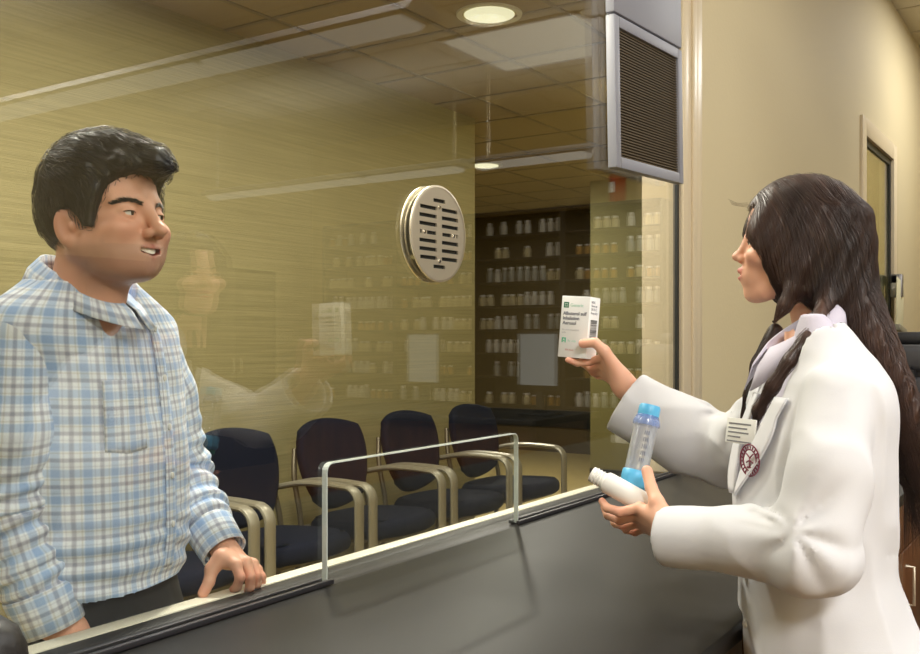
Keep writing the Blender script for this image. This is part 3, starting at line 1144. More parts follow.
def plaid_mat():
    m = bpy.data.materials.new('plaid_cotton'); m.use_nodes = True
    nt = m.node_tree; b = nt.nodes['Principled BSDF']; N = nt.nodes.new
    a = N('ShaderNodeAttribute'); a.attribute_name = 'weave'
    s = N('ShaderNodeSeparateXYZ'); nt.links.new(a.outputs['Vector'], s.inputs[0])
    def band(out, period, pos, wid, soft=.03):
        d = N('ShaderNodeMath'); d.operation = 'DIVIDE'; d.inputs[1].default_value = period
        nt.links.new(out, d.inputs[0])
        p = N('ShaderNodeMath'); p.operation = 'SUBTRACT'; p.inputs[1].default_value = pos - .5
        nt.links.new(d.outputs[0], p.inputs[0])
        fr = N('ShaderNodeMath'); fr.operation = 'FRACT'; nt.links.new(p.outputs[0], fr.inputs[0])
        q = N('ShaderNodeMath'); q.operation = 'SUBTRACT'; q.inputs[1].default_value = .5
        nt.links.new(fr.outputs[0], q.inputs[0])
        ab = N('ShaderNodeMath'); ab.operation = 'ABSOLUTE'; nt.links.new(q.outputs[0], ab.inputs[0])
        mr = N('ShaderNodeMapRange'); mr.inputs['From Min'].default_value = wid / 2 + soft; mr.inputs['From Max'].default_value = wid / 2 - soft
        nt.links.new(ab.outputs[0], mr.inputs['Value'])
        return mr.outputs['Result']
    def scaled(o, k):
        x = N('ShaderNodeMath'); x.operation = 'MULTIPLY'; x.inputs[1].default_value = k
        nt.links.new(o, x.inputs[0]); return x.outputs[0]
    def mul(c, fac, col):
        mx = N('ShaderNodeMix'); mx.data_type = 'RGBA'; mx.blend_type = 'MULTIPLY'
        nt.links.new(fac, mx.inputs['Factor'])
        if isinstance(c, tuple): mx.inputs['A'].default_value = c
        else: nt.links.new(c, mx.inputs['A'])
        mx.inputs['B'].default_value = lin(col)
        return mx.outputs['Result']
    P = .042
    c = lin((238, 244, 252))
    for out in (s.outputs['X'], s.outputs['Y']):
        c = mul(c, scaled(band(out, P, .25, .30), .72), (186, 208, 236))
        c = mul(c, scaled(band(out, P, .75, .15), .72), (186, 184, 194))
        c = mul(c, scaled(band(out, P, .02, .06, .02), .6), (224, 220, 210))
        c = mul(c, scaled(band(out, P, .50, .05, .02), .6), (222, 222, 228))
    nt.links.new(c, b.inputs['Base Color'])
    b.inputs['Roughness'].default_value = .85
    b.inputs['Sheen Weight'].default_value = .1
    return m


def tformed(M, g):
    """grid given in world coordinates seen in the local frame of M"""
    R = M[:3, :3]; t = M[:3, 3]
    o = object.__new__(Grid)
    x = g.X - t[0]; y = g.Y - t[1]; z = g.Z - t[2]
    o.X, o.Y, o.Z = (x * R[0, i] + y * R[1, i] + z * R[2, i] for i in range(3))
    return o


def apply(M, v):
    return v @ M[:3, :3].T + M[:3, 3]


class Head:
    """local frame: x to the face, y to the left ear, z up; origin between the ears"""
    def __init__(s, M, sc, male):
        s.M = M.copy(); s.M[:3, :3] = s.M[:3, :3] * sc; s.sc = sc; s.male = male
        s.R = M[:3, :3]
        s.ballc, s.ballr = (.0815, .0325, .0045), (.0134, .0150, .0130)
        s.fisc, s.fisr = (.0975, .0335, .0030), (.0120, .0128, .0031)
        if male:
            s.lipU, s.rU = [(.1025, 0, -.0490), (.0975, .014, -.0495), (.0825, .0335, -.0410)], [.0048, .0044, .0028]
            s.lipL, s.rL = [(.1000, 0, -.0640), (.0955, .014, -.0620), (.0825, .0330, -.0425)], [.0064, .0056, .0030]
            s.moc, s.mor = (.104, 0, -.0548), (.021, .0300, .0052)
        else:
            s.lipU, s.rU = [(.1035, 0, -.0470), (.0975, .012, -.0480), (.0850, .0280, -.0425)], [.0054, .0048, .0028]
            s.lipL, s.rL = [(.1005, 0, -.0600), (.0955, .012, -.0585), (.0845, .0270, -.0440)], [.0068, .0058, .0030]
            s.moc, s.mor = (.104, 0, -.0530), (.019, .0250, .0046)

    def mouth(s, g):
        m = s.male
        w, r = (.0325, .0056) if m else (.0250, .0036)
        x0 = .1035
        a = chain(g, [(x0, 0, -.0570), (x0 - .006, w * .5, -.0545), (x0 - .0165, w, -.0445)], [r, r * .85, .0008], .004)
        b = chain(g, [(x0 - .007, 0, -.0570), (x0 - .013, w * .5, -.0545), (x0 - .022, w, -.0445)], [r, r * .85, .0008], .004)
        return smin(a, b, .004)

    def skull(s, g):
        m = s.male
        f = ell(g, (-.003, 0, .052), (.092, .076, .079)) if m else ell(g, (-.006, 0, .052), (.096, .077, .080))
        f = smin(f, ell(g, (-.035, 0, .012), (.066, .064, .060)), .03)
        f = smin(f, ell(g, (.036, 0, -.012), (.060, .064 if m else .060, .084)), .03)
        return f

    def face(s, g0, detail=True):
        g = Grid.mirror(g0) if hasattr(g0, 'lo') else g0
        if not hasattr(g0, 'lo'):
            g = object.__new__(Grid); g.X, g.Y, g.Z = g0.X, np.abs(g0.Y), g0.Z
        m = s.male
        f = s.skull(g)
        jw = .052 if m else .045
        cz = -.077 if m else -.091
        chx = .080 if m else .073
        f = smin(f, cone(g, (.006, jw, -.048), (.066 if m else .058, .024, cz + .003), .021 if m else .018, .018 if m else .015), .03)
        f = smin(f, ell(g, (chx, 0, cz), (.021, .024 if m else .020, .018)), .018)
        if m:
            f = smin(f, ell(g, (.034, 0, -.072), (.044, .046, .021)), .03)
            f = smin(f, ell(g, (.052, .040, -.046), (.034, .028, .034)), .025)
            f = smin(f, cone(g, (.085, .014, .026), (.070, .046, .024), .012, .010), .014)
        else:
            f = smin(f, cone(g, (.080, .014, .026), (.066, .044, .024), .010, .009), .014)
        f = smin(f, ell(g, (.073, .040, -.021), (.025, .024, .019)), .018)      # cheek, raised by the smile
        f = smin(f, ell(g, (.082, 0, -.056), (.021, .032, .024)), .02)          # muzzle
        f = smax(f, -ell(g, (.104, .034, .004), (.016, .019, .0105)), .014)     # eye sockets
        if m:
            f = smin(f, cone(g, (.095, 0, .016), (.115, 0, -.018), .0085, .0100), .012)
            f = smin(f, ell(g, (.1215, 0, -.0230), (.0118, .0110, .0094)), .008)
            f = smin(f, ell(g, (.107, .0128, -.0280), (.0105, .0064, .0078)), .006)
            f = smax(f, -ell(g, (.1105, .0070, -.0362), (.0055, .0034, .0034)), .003)
        else:
            f = smin(f, cone(g, (.091, 0, .014), (.105, 0, -.016), .0070, .0085), .012)
            f = smin(f, ell(g, (.1095, 0, -.0205), (.0108, .0098, .0085)), .008)
            f = smin(f, ell(g, (.100, .0112, -.0255), (.0092, .0060, .0070)), .006)
            f = smax(f, -ell(g, (.1035, .0058, -.0318), (.0050, .0030, .0030)), .003)
        if detail:
            f = smin(f, ell(g, s.ballc, s.ballr), .005)
            f = smax(f, -ell(g, s.fisc, s.fisr), .002)
        f = smin(f, chain(g, s.lipU, s.rU, .004), .005)
        f = smin(f, chain(g, s.lipL, s.rL, .004), .005)
        f = smax(f, -s.mouth(g), .003)
        # ears
        for part in (0,):
            th = .42
            R = np.array([[math.cos(th), -math.sin(th), 0], [math.sin(th) * -1, -math.cos(th), 0], [0, 0, 1]]).T
            ax = nrm((-.85, .52, .0)); ay = nrm((.52, .85, 0)); az = V(0, 0, 1)
            R = np.stack([ax, ay, az], 1)
            tl = rot_about(ay, -.18)
            R = tl @ R
            e = ell(g, (-.002, .076, -.017), (.0165, .0066, .0300), R)
            e = smin(e, ell(g, (.006, .074, -.039), (.009, .0060, .011), R), .006)
            e = smax(e, -ell(g, (.003, .0840, -.016), (.0095, .0060, .0185), R), .004)
            e = smin(e, ell(g, (.013, .0735, -.017), (.006, .0055, .008)), .004)
            f = smin(f, e, .006)
        return f


    def full(s, g):
        f = s.face(g)
        m = s.male
        f = smin(f, cone(g, (-.018, 0, -.035), (-.060, 0, -.20), .055 if m else .045, .058 if m else .048), .022)
        if m:
            f = smin(f, cone(g, (.000, 0, -.062), (-.034, 0, -.20), .040, .050), .02)
        return f

    def build(s, h=.0018, lo=(-.12, -.105, -.20), hi=(.15, .105, .15)):
        g = Grid(lo, hi, h)
        s.g = g
        s.F = s.full(g)
        v, q = snets(s.F, g.lo, h)
        v = relax(v, q, 2, .4)
        p = Pts(v); p.Y = np.abs(p.Y)
        dl = np.minimum(chain(p, s.lipU, s.rU, .004), chain(p, s.lipL, s.rL, .004))
        lip = np.clip(1 - (dl - .0002) / .0022, 0, 1) * np.clip((p.X - .086) / .006, 0, 1)
        inside = s.mouth(p) < .0006
        lip = np.where(inside, 1, lip)
        z, x = p.Z, p.X
        st = np.zeros(len(v))
        if s.male:
            st = np.clip((-.030 - z) / .02, 0, 1) * np.clip((x + .012) / .03, 0, 1) * np.clip((z + .125) / .02, 0, 1)
            st *= np.where((x > .07) & (z > -.046), .5, 1)
        ck = np.exp(-(((x - .085) / .03) ** 2 + ((p.Y - .045) / .022) ** 2 + ((z + .022) / .022) ** 2)) + \
            np.exp(-(((x - .116) / .012) ** 2 + (p.Y / .016) ** 2 + ((z + .026) / .012) ** 2)) + .8 * np.exp(-(((p.Y - .083) / .012) ** 2 + ((z + .015) / .04) ** 2))
        s.tint = np.stack([lip * .85, st * .34, np.clip(ck, 0, 1) * (.42 if s.male else .22)], 1)
        return apply(s.M, v), q


def rot_about(axis, a):
    axis = nrm(axis); K = np.array([[0, -axis[2], axis[1]], [axis[2], 0, -axis[0]], [-axis[1], axis[0], 0]])
    return np.eye(3) + math.sin(a) * K + (1 - math.cos(a)) * K @ K


def frame_from(face, up, loc):
    x = nrm(face); z = nrm(np.asarray(up, float) - x * (np.asarray(up) @ x)); y = np.cross(z, x)
    return rotm(x, y, z, loc)


M_sclera = mat('eye_white', (226, 222, 214), .2)
M_iris = mat('eye_iris', (52, 32, 20), .15)
M_pupil = mat('eye_pupil', (8, 7, 7), .1)
M_teeth = mat('teeth', (240, 234, 220), .25)


def eyes(head, root, gaze):
    for s_ in (1, -1):
        c = apply(head.M, np.array([[.0812, s_ * .0325, .0045]]))[0]
        r = .0126 * head.sc
        G = nrm(gaze)
        ang = [0, 9, 11, 22, 25, 27, 40, 60, 90, 120, 150, 180]
        mb = MB()
        Mx = axis_frame(G, c)
        n = 20; v = []; f = []; mi = []
        for a in ang:
            for k in range(n):
                t = 2 * PI * k / n; a_ = math.radians(max(a, .5))
                v.append(c + r * (math.cos(a_) * Mx[:3, 2] + math.sin(a_) * (math.cos(t) * Mx[:3, 0] + math.sin(t) * Mx[:3, 1])))
        for i in range(len(ang) - 1):
            for k in range(n):
                k2 = (k + 1) % n
                f.append([i * n + k, (i + 1) * n + k, (i + 1) * n + k2, i * n + k2]); mi.append(2 if ang[i + 1] <= 11 else 1 if ang[i + 1] <= 27 else 0)
        f.append(list(range(n))); mi.append(2)
        mb.v = [np.array(v)]; mb.f = f; mb.mi = mi; mb.n = len(v)
        obj('eye', mb, [M_sclera, M_iris, M_pupil], root, smooth=True)
        ys = np.linspace(-.94, .94, 15)
        yy = head.fisc[1] + head.fisr[1] * ys
        zz = head.fisc[2] + head.fisr[2] * np.sqrt(1 - ys ** 2) * 1.05
        xx = head.ballc[0] + head.ballr[0] * np.sqrt(np.clip(1 - ((yy - head.ballc[1]) / head.ballr[1]) ** 2 - ((zz - head.ballc[2]) / head.ballr[2]) ** 2, .02, 1)) + .0004
        P = apply(head.M, np.stack([xx, s_ * yy, zz], 1))
        obj('eyelash', MB().tube(P, [.0003] + [.00075] * 13 + [.0004], 6), M_pupil, root)
    # upper teeth: a curved row inside the smile
    mb = MB()
    xs = np.linspace(-1, 1, 17)
    P = [((.1022 if head.male else .0990) - (.0175 if head.male else .014) * t * t, (.025 if head.male else .020) * t) for t in xs]
    v = []; f = []
    for (x, y) in P:
        dz = .0135 * (y / .025) ** 2; v += [(x, y, -.0510 + dz), (x + .0005, y, -.0592 + dz), (x - .004, y, -.0592 + dz), (x - .004, y, -.0510 + dz)]
    for i in range(16):
        for k in range(4):
            k2 = (k + 1) % 4
            f.append([i * 4 + k, i * 4 + k2, i * 4 + 4 + k2, i * 4 + 4 + k])
    mb.add(apply(head.M, np.array(v)), f)
    obj('teeth', mb, M_teeth, root)


def brows(head, root, m, thick=1.0):
    for s_ in (1, -1):
        N = 220
        t = rng.random(N)
        y = .012 + .040 * t
        z = .0180 + .007 * np.sin(t * 2.4) - .006 * t ** 2 + (rng.random(N) - .5) * .0058 * (1 - .55 * t) * thick
        x = .0995 - .026 * t ** 1.6
        R = np.stack([x, s_ * y, z], 1)
        v, q = strands(head.F, head.g.lo, head.g.h, R, lambda P: np.tile([-.35, s_ * 1.0, .25], (len(P), 1)), 3, .0028, .00034, .0012, .18, offs=.0004)
        obj('eyebrow', (apply(head.M, v), q), m, root, smooth=True)


def in_poly(x, z, poly):
    """signed distance (negative inside) to a polygon in the x,z plane"""
    P = np.array(poly, float); n = len(P)
    d2 = np.full(x.shape, 1e9, np.float32); ins = np.zeros(x.shape, bool)
    for i in range(n):
        a = P[i]; b = P[(i + 1) % n]; e = b - a
        w0 = x - a[0]; w1 = z - a[1]
        t = np.clip((w0 * e[0] + w1 * e[1]) / (e @ e), 0, 1)
        d2 = np.minimum(d2, (w0 - t * e[0]) ** 2 + (w1 - t * e[1]) ** 2)
        c = (a[1] > z) != (b[1] > z)
        xi = a[0] + (z - a[1]) * e[0] / (e[1] if abs(e[1]) > 1e-9 else 1e-9)
        ins ^= c & (x < xi)
    d = np.sqrt(d2)
    return np.where(ins, -d, d)


def surf_roots(v, q, n, keep=None):
    c = v[q].mean(1)
    e1 = v[q[:, 1]] - v[q[:, 0]]; e2 = v[q[:, 3]] - v[q[:, 0]]
    a = np.linalg.norm(np.cross(e1, e2), axis=1)
    if keep is not None: a = a * keep(c)
    i = rng.choice(len(q), n, p=a / a.sum())
    return c[i] + (rng.random((n, 3)) - .5) * np.sqrt(a[i])[:, None]


# ------------------------------------------------------------------ hands
def hand(palm, fingers, thumb, wrist, fr=.0082, h=.0021, k=.006, pad=.03, thin=1.0):
    """palm: (wrist pt, list of knuckle pts); fingers: list of joint lists starting at the knuckle; thumb: joints from its root"""
    W, K = palm
    allp = np.array([W] + list(K) + [p for f_ in fingers for p in f_] + list(thumb) + list(wrist))
    g = Grid(allp.min(0) - pad, allp.max(0) + pad, h)
    f = None
    n = len(K)
    W = V(*W)
    side = nrm(V(*K[0]) - V(*K[-1]))
    for i, kp in enumerate(K):
        a = W + side * (.019 - .038 * i / (n - 1)) * .75
        c = cone(g, a, kp, .0145 * thin, .0105 * thin if i < 3 else .0095 * thin)
        f = c if f is None else smin(f, c, .014)
    f = smin(f, chain(g, wrist, [.026 * thin] * len(wrist), .01), .018)
    root = V(*thumb[0]); mc = V(*thumb[1])
    f = smin(f, cone(g, root, mc, .0165 * thin, .0125 * thin), .016)
    th = chain(g, thumb[1:], [.0122 * thin, .0106 * thin, .0100 * thin, .0080 * thin][:len(thumb) - 1], .003)
    f = smin(f, th, .006)
    tint_pts = []
    for fi, fg in enumerate(fingers):
        s_ = fr * (1.0, 1.03, .98, .86)[fi]
        c = chain(g, fg, [s_ * 1.16, s_ * 1.06, s_ * .96, s_ * .80][:len(fg)], .003)
        f = smin(f, c, .0045)
        tint_pts += [fg[-1], fg[1]]
    tint_pts.append(thumb[-1])
    v, q = snets(f, g.lo, h)
    v = relax(v, q, 2, .4)
    d = np.min([np.linalg.norm(v - V(*p), axis=1) for p in tint_pts], axis=0)
    tint = np.stack([np.zeros(len(v)), np.zeros(len(v)), np.clip(1 - d / .020, 0, 1) * .7], 1)
    return v, q, tint


def nails(tips, m, root, r=.0052):
    """tips: (position, direction of finger, outward normal)"""
    for p, d, nn in tips:
        d = nrm(d); nn = nrm(nn - d * (nn @ d)); s_ = np.cross(nn, d)
        bm = bmesh.new(); bmesh.ops.create_grid(bm, x_segments=4, y_segments=4, size=1)
        mb = MB()
        pts = np.array([[v.co.x * math.sqrt(1 - .4 * v.co.y ** 2), v.co.y, 0] for v in bm.verts])
        bm.faces.ensure_lookup_table(); bm.verts.index_update()
        f = [[v.index for v in fc.verts] for fc in bm.faces]; bm.free()
        P = [p + s_ * x * r * .8 + d * y * r + nn * (.0090 - .0026 * x * x) for x, y, _ in pts]
        mb.add(P, f)
        obj('nail', mb, m, root, smooth=True)


def cloth_attr(v, axes):
    return v


def collar(C, fdir, ldir, rx, ry, ztop, leaf, spread, gap, pts_ext, thick=.0022, n=41, tilt=0.0, back_up=0.0):
    """folded shirt collar: a stand round the neck and a leaf turned down over it, its two points at the front.
    C centre of the neck ring, fdir/ldir front and left; gap half opening at the front (rad)"""
    ph = np.linspace(gap, 2 * PI - gap, n)
    v = []
    for p in ph:
        c, s_ = math.cos(p), math.sin(p)
        front = max(0.0, math.cos(p)) ** 1.5
        base = C + fdir * rx * c + ldir * ry * s_ + UP * (ztop + back_up * (1 - c) / 2 - tilt * (1 + c) / 2)
        rad = nrm(fdir * c / rx + ldir * s_ / ry)
        lf = leaf * (1 + pts_ext * front ** 2)
        edge = base + rad * (spread * (1 + .5 * front)) - UP * lf + fdir * front ** 3 * .012
        mid = (base + edge) / 2 + rad * .006 + UP * .004
        st = base - UP * leaf * .85 - rad * .0015
        v.append([st, base + UP * .000, base + rad * .003 + UP * .0015, mid, edge, edge - rad * thick - UP * .0005, mid - rad * thick, base - UP * .003 + rad * .0005])
    v = np.array(v)
    k = v.shape[1]
    q = []
    for i in range(n - 1):
        for j in range(k):
            j2 = (j + 1) % k
            q.append([i * k + j, (i + 1) * k + j, (i + 1) * k + j2, i * k + j2])
    f = [list(x) for x in q] + [list(range(k)), [(n - 1) * k + j for j in range(k)][::-1]]
    w = np.zeros((n * k, 3))
    L = np.cumsum(np.r_[0, np.linalg.norm(np.diff(v[:, 4], axis=0), axis=1)])
    jj = np.array([-.03, 0, .002, leaf * .5, leaf, leaf, leaf * .5, 0])
    w[:, 0] = np.repeat(L, k); w[:, 1] = np.tile(jj, n)
    return v.reshape(-1, 3), f, w


def lv_point(levels, yaw, ph, z, off=0.0, p=2.3):
    """point of a stack() section; ph measured from the section's u axis"""
    L = np.array(sorted(levels))
    cx, cy, rx, ry = (float(hermite(L[:, 0], L[:, i], np.array([z]))[0]) for i in range(1, 5))
    c, s_ = math.cos(ph), math.sin(ph)
    r = (abs(c / rx) ** p + abs(s_ / ry) ** p) ** (-1 / p)
    u = (r + off) * c; v = (r + off) * s_
    return V(cx + u * math.cos(yaw) - v * math.sin(yaw), cy + u * math.sin(yaw) + v * math.cos(yaw), z)


def patch(fn, us, vs, th=.0016):
    """thin solid patch over fn(u,v,offset)"""
    a, b = len(us), len(vs)
    top = np.array([fn(u, v_, th) for u in us for v_ in vs]); bot = np.array([fn(u, v_, -.002) for u in us for v_ in vs])
    n = a * b; f = []
    for i in range(a - 1):
        for j in range(b - 1):
            q = [i * b + j, (i + 1) * b + j, (i + 1) * b + j + 1, i * b + j + 1]
            f.append(q); f.append([x + n for x in q][::-1])
    rim = [i * b for i in range(a)] + [(a - 1) * b + j for j in range(1, b)] + [i * b + b - 1 for i in range(a - 2, -1, -1)] + [j for j in range(b - 2, 0, -1)]
    for i in range(len(rim)):
        x, y = rim[i], rim[(i + 1) % len(rim)]
        f.append([x, x + n, y + n, y])
    return np.concatenate([top, bot]), f


def sleeve_field(g, pts, rad, k, fold, fold_dir=None):
    """sleeve tube plus its arc-length coordinate for folds"""
    F_ = None; s0 = 0.0; S = None
    for i in range(len(pts) - 1):
        L = np.linalg.norm(V(*pts[i + 1]) - V(*pts[i]))
        c, t = cone(g, pts[i], pts[i + 1], rad[i], rad[i + 1], True)
        s_ = s0 + t * L
        if F_ is None: F_, S = c, s_
        else:
            S = np.where(c < F_, s_, S); F_ = smin(F_, c, k)
        s0 += L
    return F_, S, s0
# ------------------------------------------------------------------ the man behind the glass
man = thing('person', 'smiling person with short black hair in a plaid shirt at the ledge', 'person', (1.10, 1.56, 0))
M_skinm = skin_mat('skin_tan', (224, 172, 144), (214, 136, 112), (190, 112, 100), (130, 108, 98))
M_hairm = hair_mat('black_hair', (8, 8, 8), (17, 16, 16), .46)
M_plaid = plaid_mat()
M_trou = fabric('black_trouser_cloth', (13, 13, 14), .85)
M_shoe = mat('black_shoe_leather', (24, 22, 21), .35)
M_btn = mat('pearl_button', (225, 225, 222), .3)

yaw = math.radians(25)
fm = nrm(RGT * math.cos(yaw) - FWD * math.sin(yaw) + UP * .03)
HM = Head(frame_from(fm, UP, at(102.5, 222, 1.58)), 1.0, True)
hv, hq = HM.build()

# hands
def hp(px, py, D): return at(px, py, D)
# left hand: finger tips and thumb pressed on the ledge edge
lw = [at(219, 540, 1.835), at(226, 553, 1.815)]
lk = [hp(236, 565, 1.765), hp(246, 562, 1.79), hp(253, 564, 1.815), hp(257, 569, 1.84)]
LZ = .8895
def tipz(x, y, r=.0075): return V(x, y, LZ + r)
lf_ = [[lk[0], hp(240, 577, 1.755), hp(237, 587, 1.765), hp(233, 589, 1.775)],
       [lk[1], hp(250, 577, 1.775), hp(250, 587, 1.78), hp(248, 590.5, 1.785)],
       [lk[2], hp(257, 576, 1.80), hp(257, 584, 1.805), hp(256, 587.5, 1.812)],
       [lk[3], hp(262, 577, 1.832), hp(262, 582, 1.84), hp(261, 585, 1.845)]]
lth = [hp(221, 558, 1.775), hp(212, 569, 1.765), hp(209, 582, 1.752), hp(203, 593.5, 1.742)]
lv, lq, lt_ = hand((lw[1] + V(0, -.01, -.008), lk), lf_, lth, lw, fr=.0088, thin=1.0)
# right hand: grips the outer edge, only its back shows over the ledge
rw = [at(56, 618, 1.552), at(66, 630, 1.560)]
rk = [at(93, 630, 1.612), at(95, 637, 1.608), at(95, 645, 1.604), at(93, 652, 1.60)]
rf_ = [[rk[0], at(106, 637, 1.632), at(111, 650, 1.634), at(109, 660, 1.634)],
       [rk[1], at(109, 646, 1.630), at(113, 660, 1.632), at(110, 669, 1.632)],
       [rk[2], at(108, 654, 1.626), at(112, 667, 1.628), at(108, 676, 1.630)],
       [rk[3], at(104, 660, 1.620), at(107, 671, 1.622), at(103, 679, 1.624)]]
rth = [at(74, 636, 1.568), at(88, 646, 1.572), at(98, 656, 1.580), at(106, 664, 1.590)]
rv, rq, rt_ = hand((rw[1], rk), rf_, rth, rw, fr=.0092, thin=1.08)

# shirt
YM = .28
uM = V(math.cos(YM), math.sin(YM), 0); fM = V(math.sin(YM), -math.cos(YM), 0)
def lm(z, px, D, rx, ry):
    p = at(px, 340, D); return (z, p[0], p[1], rx, ry)
TM = [lm(.905, 96, 1.72, .178, .122), lm(.95, 95, 1.715, .182, .130), lm(1.02, 95, 1.71, .190, .137), lm(1.11, 94, 1.705, .194, .137), lm(1.25, 92, 1.695, .194, .130),
      lm(1.345, 88, 1.68, .196, .122), lm(1.392, 86, 1.665, .182, .108), lm(1.425, 84, 1.65, .138, .092), lm(1.450, 82, 1.635, .096, .078), lm(1.474, 81, 1.62, .066, .066)]
cS = at(87, 340, 1.675) * V(1, 1, 0)
armR = [cS - uM * .168 + UP * 1.355, at(12, 430, 1.515), at(8, 505, 1.535), at(28, 565, 1.545), at(52, 626, 1.552)]
radR = [.054, .061, .062, .054, .045]
armL = [cS + uM * .170 + UP * 1.355, at(164, 395, 1.885), at(180, 470, 1.915), at(200, 512, 1.875), at(224, 551, 1.822)]
radL = [.054, .059, .056, .048, .037]


def shirt_parts(g):
    t = stack(g, TM, YM, 2.25)
    t = t + .0035 * vnoise(g, 9, (3, 1, 0), (1, 1, 1.6)) + .0016 * vnoise(g, 26, (0, 5, 2), (1, 1, 1.5))
    # drag lines at the waist
    wv = np.clip((1.10 - g.Z) / .12, 0, 1)
    t = t + wv * .0035 * np.sin(g.Z * 150 + g.X * 28 + 3 * vnoise(g, 8))
    aR, sR, LR = sleeve_field(g, armR, radR, .02, 0)
    aL, sL, LL = sleeve_field(g, armL, radL, .02, 0)
    def folds(a, s_, L, el, sg):
        e = np.exp(-((s_ - el) / .06) ** 2)
        lo = np.clip((s_ - el) / .06, 0, 1) * np.clip((L - .03 - s_) / .04, 0, 1)
        w = np.sin(s_ * 175 + sg * (g.X * 45 - g.Y * 30) + 2.2 * vnoise(g, 14, (sg, 2, 7)))
        return a + (.0045 * e + .0042 * lo) * w + .0028 * vnoise(g, 16, (8, sg, 3))
    aR = folds(aR, sR, LR, .245, 1.0); aL = folds(aL, sL, LL, .245, -1.0)
    return t, aR, aL


allA = np.array(armR + armL)
gs = Grid((cS[0] - .30, cS[1] - .27, .925), (cS[0] + .30, cS[1] + .30, 1.482), .0045)
tS, aR, aL = shirt_parts(gs)
# yoke: the tops of the sleeves are part of the shoulder line
FS = tS
FS = smin(FS, cone(gs, cS + UP * 1.400 - uM * .02, armR[0] + UP * .006 + uM * .01, .062, .057), .03)
FS = smin(FS, cone(gs, cS + UP * 1.400 + uM * .02, armL[0] + UP * .006 - uM * .01, .062, .057), .03)
nk0 = at(82, 282, 1.625)
rad_ = np.sqrt((gs.X - nk0[0]) ** 2 + (gs.Y - nk0[1]) ** 2)
FS = smax(FS, -np.maximum(-plane(gs, nk0 * V(1, 1, 0) + UP * 1.437, UP + fM * .50), rad_ - .085), .004)
FS = smax(FS, -cone(gs, nk0 - UP * .03, nk0 + UP * .10, .046, .058), .006)
sv, sq = snets(FS, gs.lo, gs.h)
sv = relax(sv, sq, 1, .4)
L_ = np.array(sorted(TM)); z_ = sv[:, 2]
cx_, cy_ = hermite(L_[:, 0], L_[:, 1], z_), hermite(L_[:, 0], L_[:, 2], z_)
dx_, dy_ = sv[:, 0] - cx_, sv[:, 1] - cy_
ang = np.arctan2(dx_ * uM[0] + dy_ * uM[1], dx_ * fM[0] + dy_ * fM[1])
weave = np.stack([ang * .165, z_ + .01 * np.cos(ang), 0 * z_], 1)
shirt = obj('shirt', (sv, sq), M_plaid, man, smooth=True, attrs={'weave': weave})
shirt['label'] = 'white, blue and grey plaid shirt with long sleeves'


def arm_uv(v, pts):
    P = [V(*p) for p in pts]; best = np.full(len(v), 1e9); U = np.zeros(len(v)); S = np.zeros(len(v)); s0 = 0
    for a, b in zip(P[:-1], P[1:]):
        d = b - a; L = np.linalg.norm(d); d = d / L
        w = v - a; t = np.clip(w @ d, 0, L); rr = w - t[:, None] * d; dist = np.linalg.norm(rr, axis=1)
        e1 = nrm(np.cross(d, FWD)); e2 = np.cross(d, e1)
        an = np.arctan2(rr @ e1, -(rr @ e2))
        m_ = dist < best; best[m_] = dist[m_]; U[m_] = (an * .058)[m_]; S[m_] = (s0 + t)[m_]; s0 += L
    return np.stack([U, S, np.zeros(len(v))], 1)


for k_, (arm, rad) in enumerate(((armR, radR), (armL, radL))):
    A = np.array(arm)
    ga = Grid(A.min(0) - .085, A.max(0) + .085, .004)
    Fa = shirt_parts(ga)[1 + k_]
    d = nrm(arm[-1] - arm[-2])
    Fa = np.maximum(Fa, plane(ga, arm[-1] - d * .004, d))
    Fa = smax(Fa, -cone(ga, arm[-1] - d * .03, arm[-1] + d * .05, rad[-1] - .006), .003)
    v, q = snets(Fa, ga.lo, ga.h)
    v = relax(v, q, 1, .4)
    obj('sleeve', (v, q), M_plaid, shirt, smooth=True, attrs={'weave': arm_uv(v, arm)})

# collar, cuffs, placket, pocket, buttons
fc_ = nrm(fM); lc_ = np.cross(UP, fc_)
cv, cf, cw = collar(at(83, 340, 1.612) * V(1, 1, 0), fc_, lc_, .064, .062, 1.492, .042, .032, .07, .30, tilt=.070)
mb = MB().add(cv, cf)
obj('collar', mb, M_plaid, shirt, smooth=True, attrs={'weave': cw})
def cuff(arm, rad, name='cuff'):
    d = nrm(arm[-1] - arm[-2]); c0 = arm[-1] - d * .062; c1 = arm[-1] + d * .003
    M0 = axis_frame(d, c0, FWD)
    L = np.linalg.norm(c1 - c0)
    ro = rad + .0055
    prof = [(ro + .004, -.002), (ro + .0045, .003), (ro + .001, L), (ro - .0025, L), (ro + .0005, .003)]
    n = 40; v = []; f = []; w = []
    for i, (r, z) in enumerate(prof):
        for k in range(n):
            t = 2 * PI * k / n
            v.append((r * math.cos(t), r * math.sin(t), z)); w.append(((t - PI) * rad, z, 0))
    for i in range(len(prof)):
        i2 = (i + 1) % len(prof)
        for k in range(n):
            k2 = (k + 1) % n
            f.append([i * n + k, i * n + k2, i2 * n + k2, i2 * n + k])
    obj(name, MB().add(apply(M0, np.array(v)), f), M_plaid, shirt, smooth=True, attrs={'weave': np.array(w)})
cuff(armR, radR[-1]); cuff(armL, radL[-1])
fnf = lambda u, z, o: lv_point(TM, YM, -PI / 2 + u, z, o, 2.25)
zz = np.linspace(.955, 1.375, 40)
v, f = patch(lambda u, z, o: fnf(u + .16, z, o + .0040), np.linspace(-.085, .085, 5), zz)
w = np.stack([np.tile(np.repeat(np.linspace(-.016, .016, 5), 40), 2), np.tile(np.tile(zz, 5), 2), np.zeros(len(v))], 1)
obj('placket', MB().add(v, f), M_plaid, shirt, smooth=True, attrs={'weave': w})
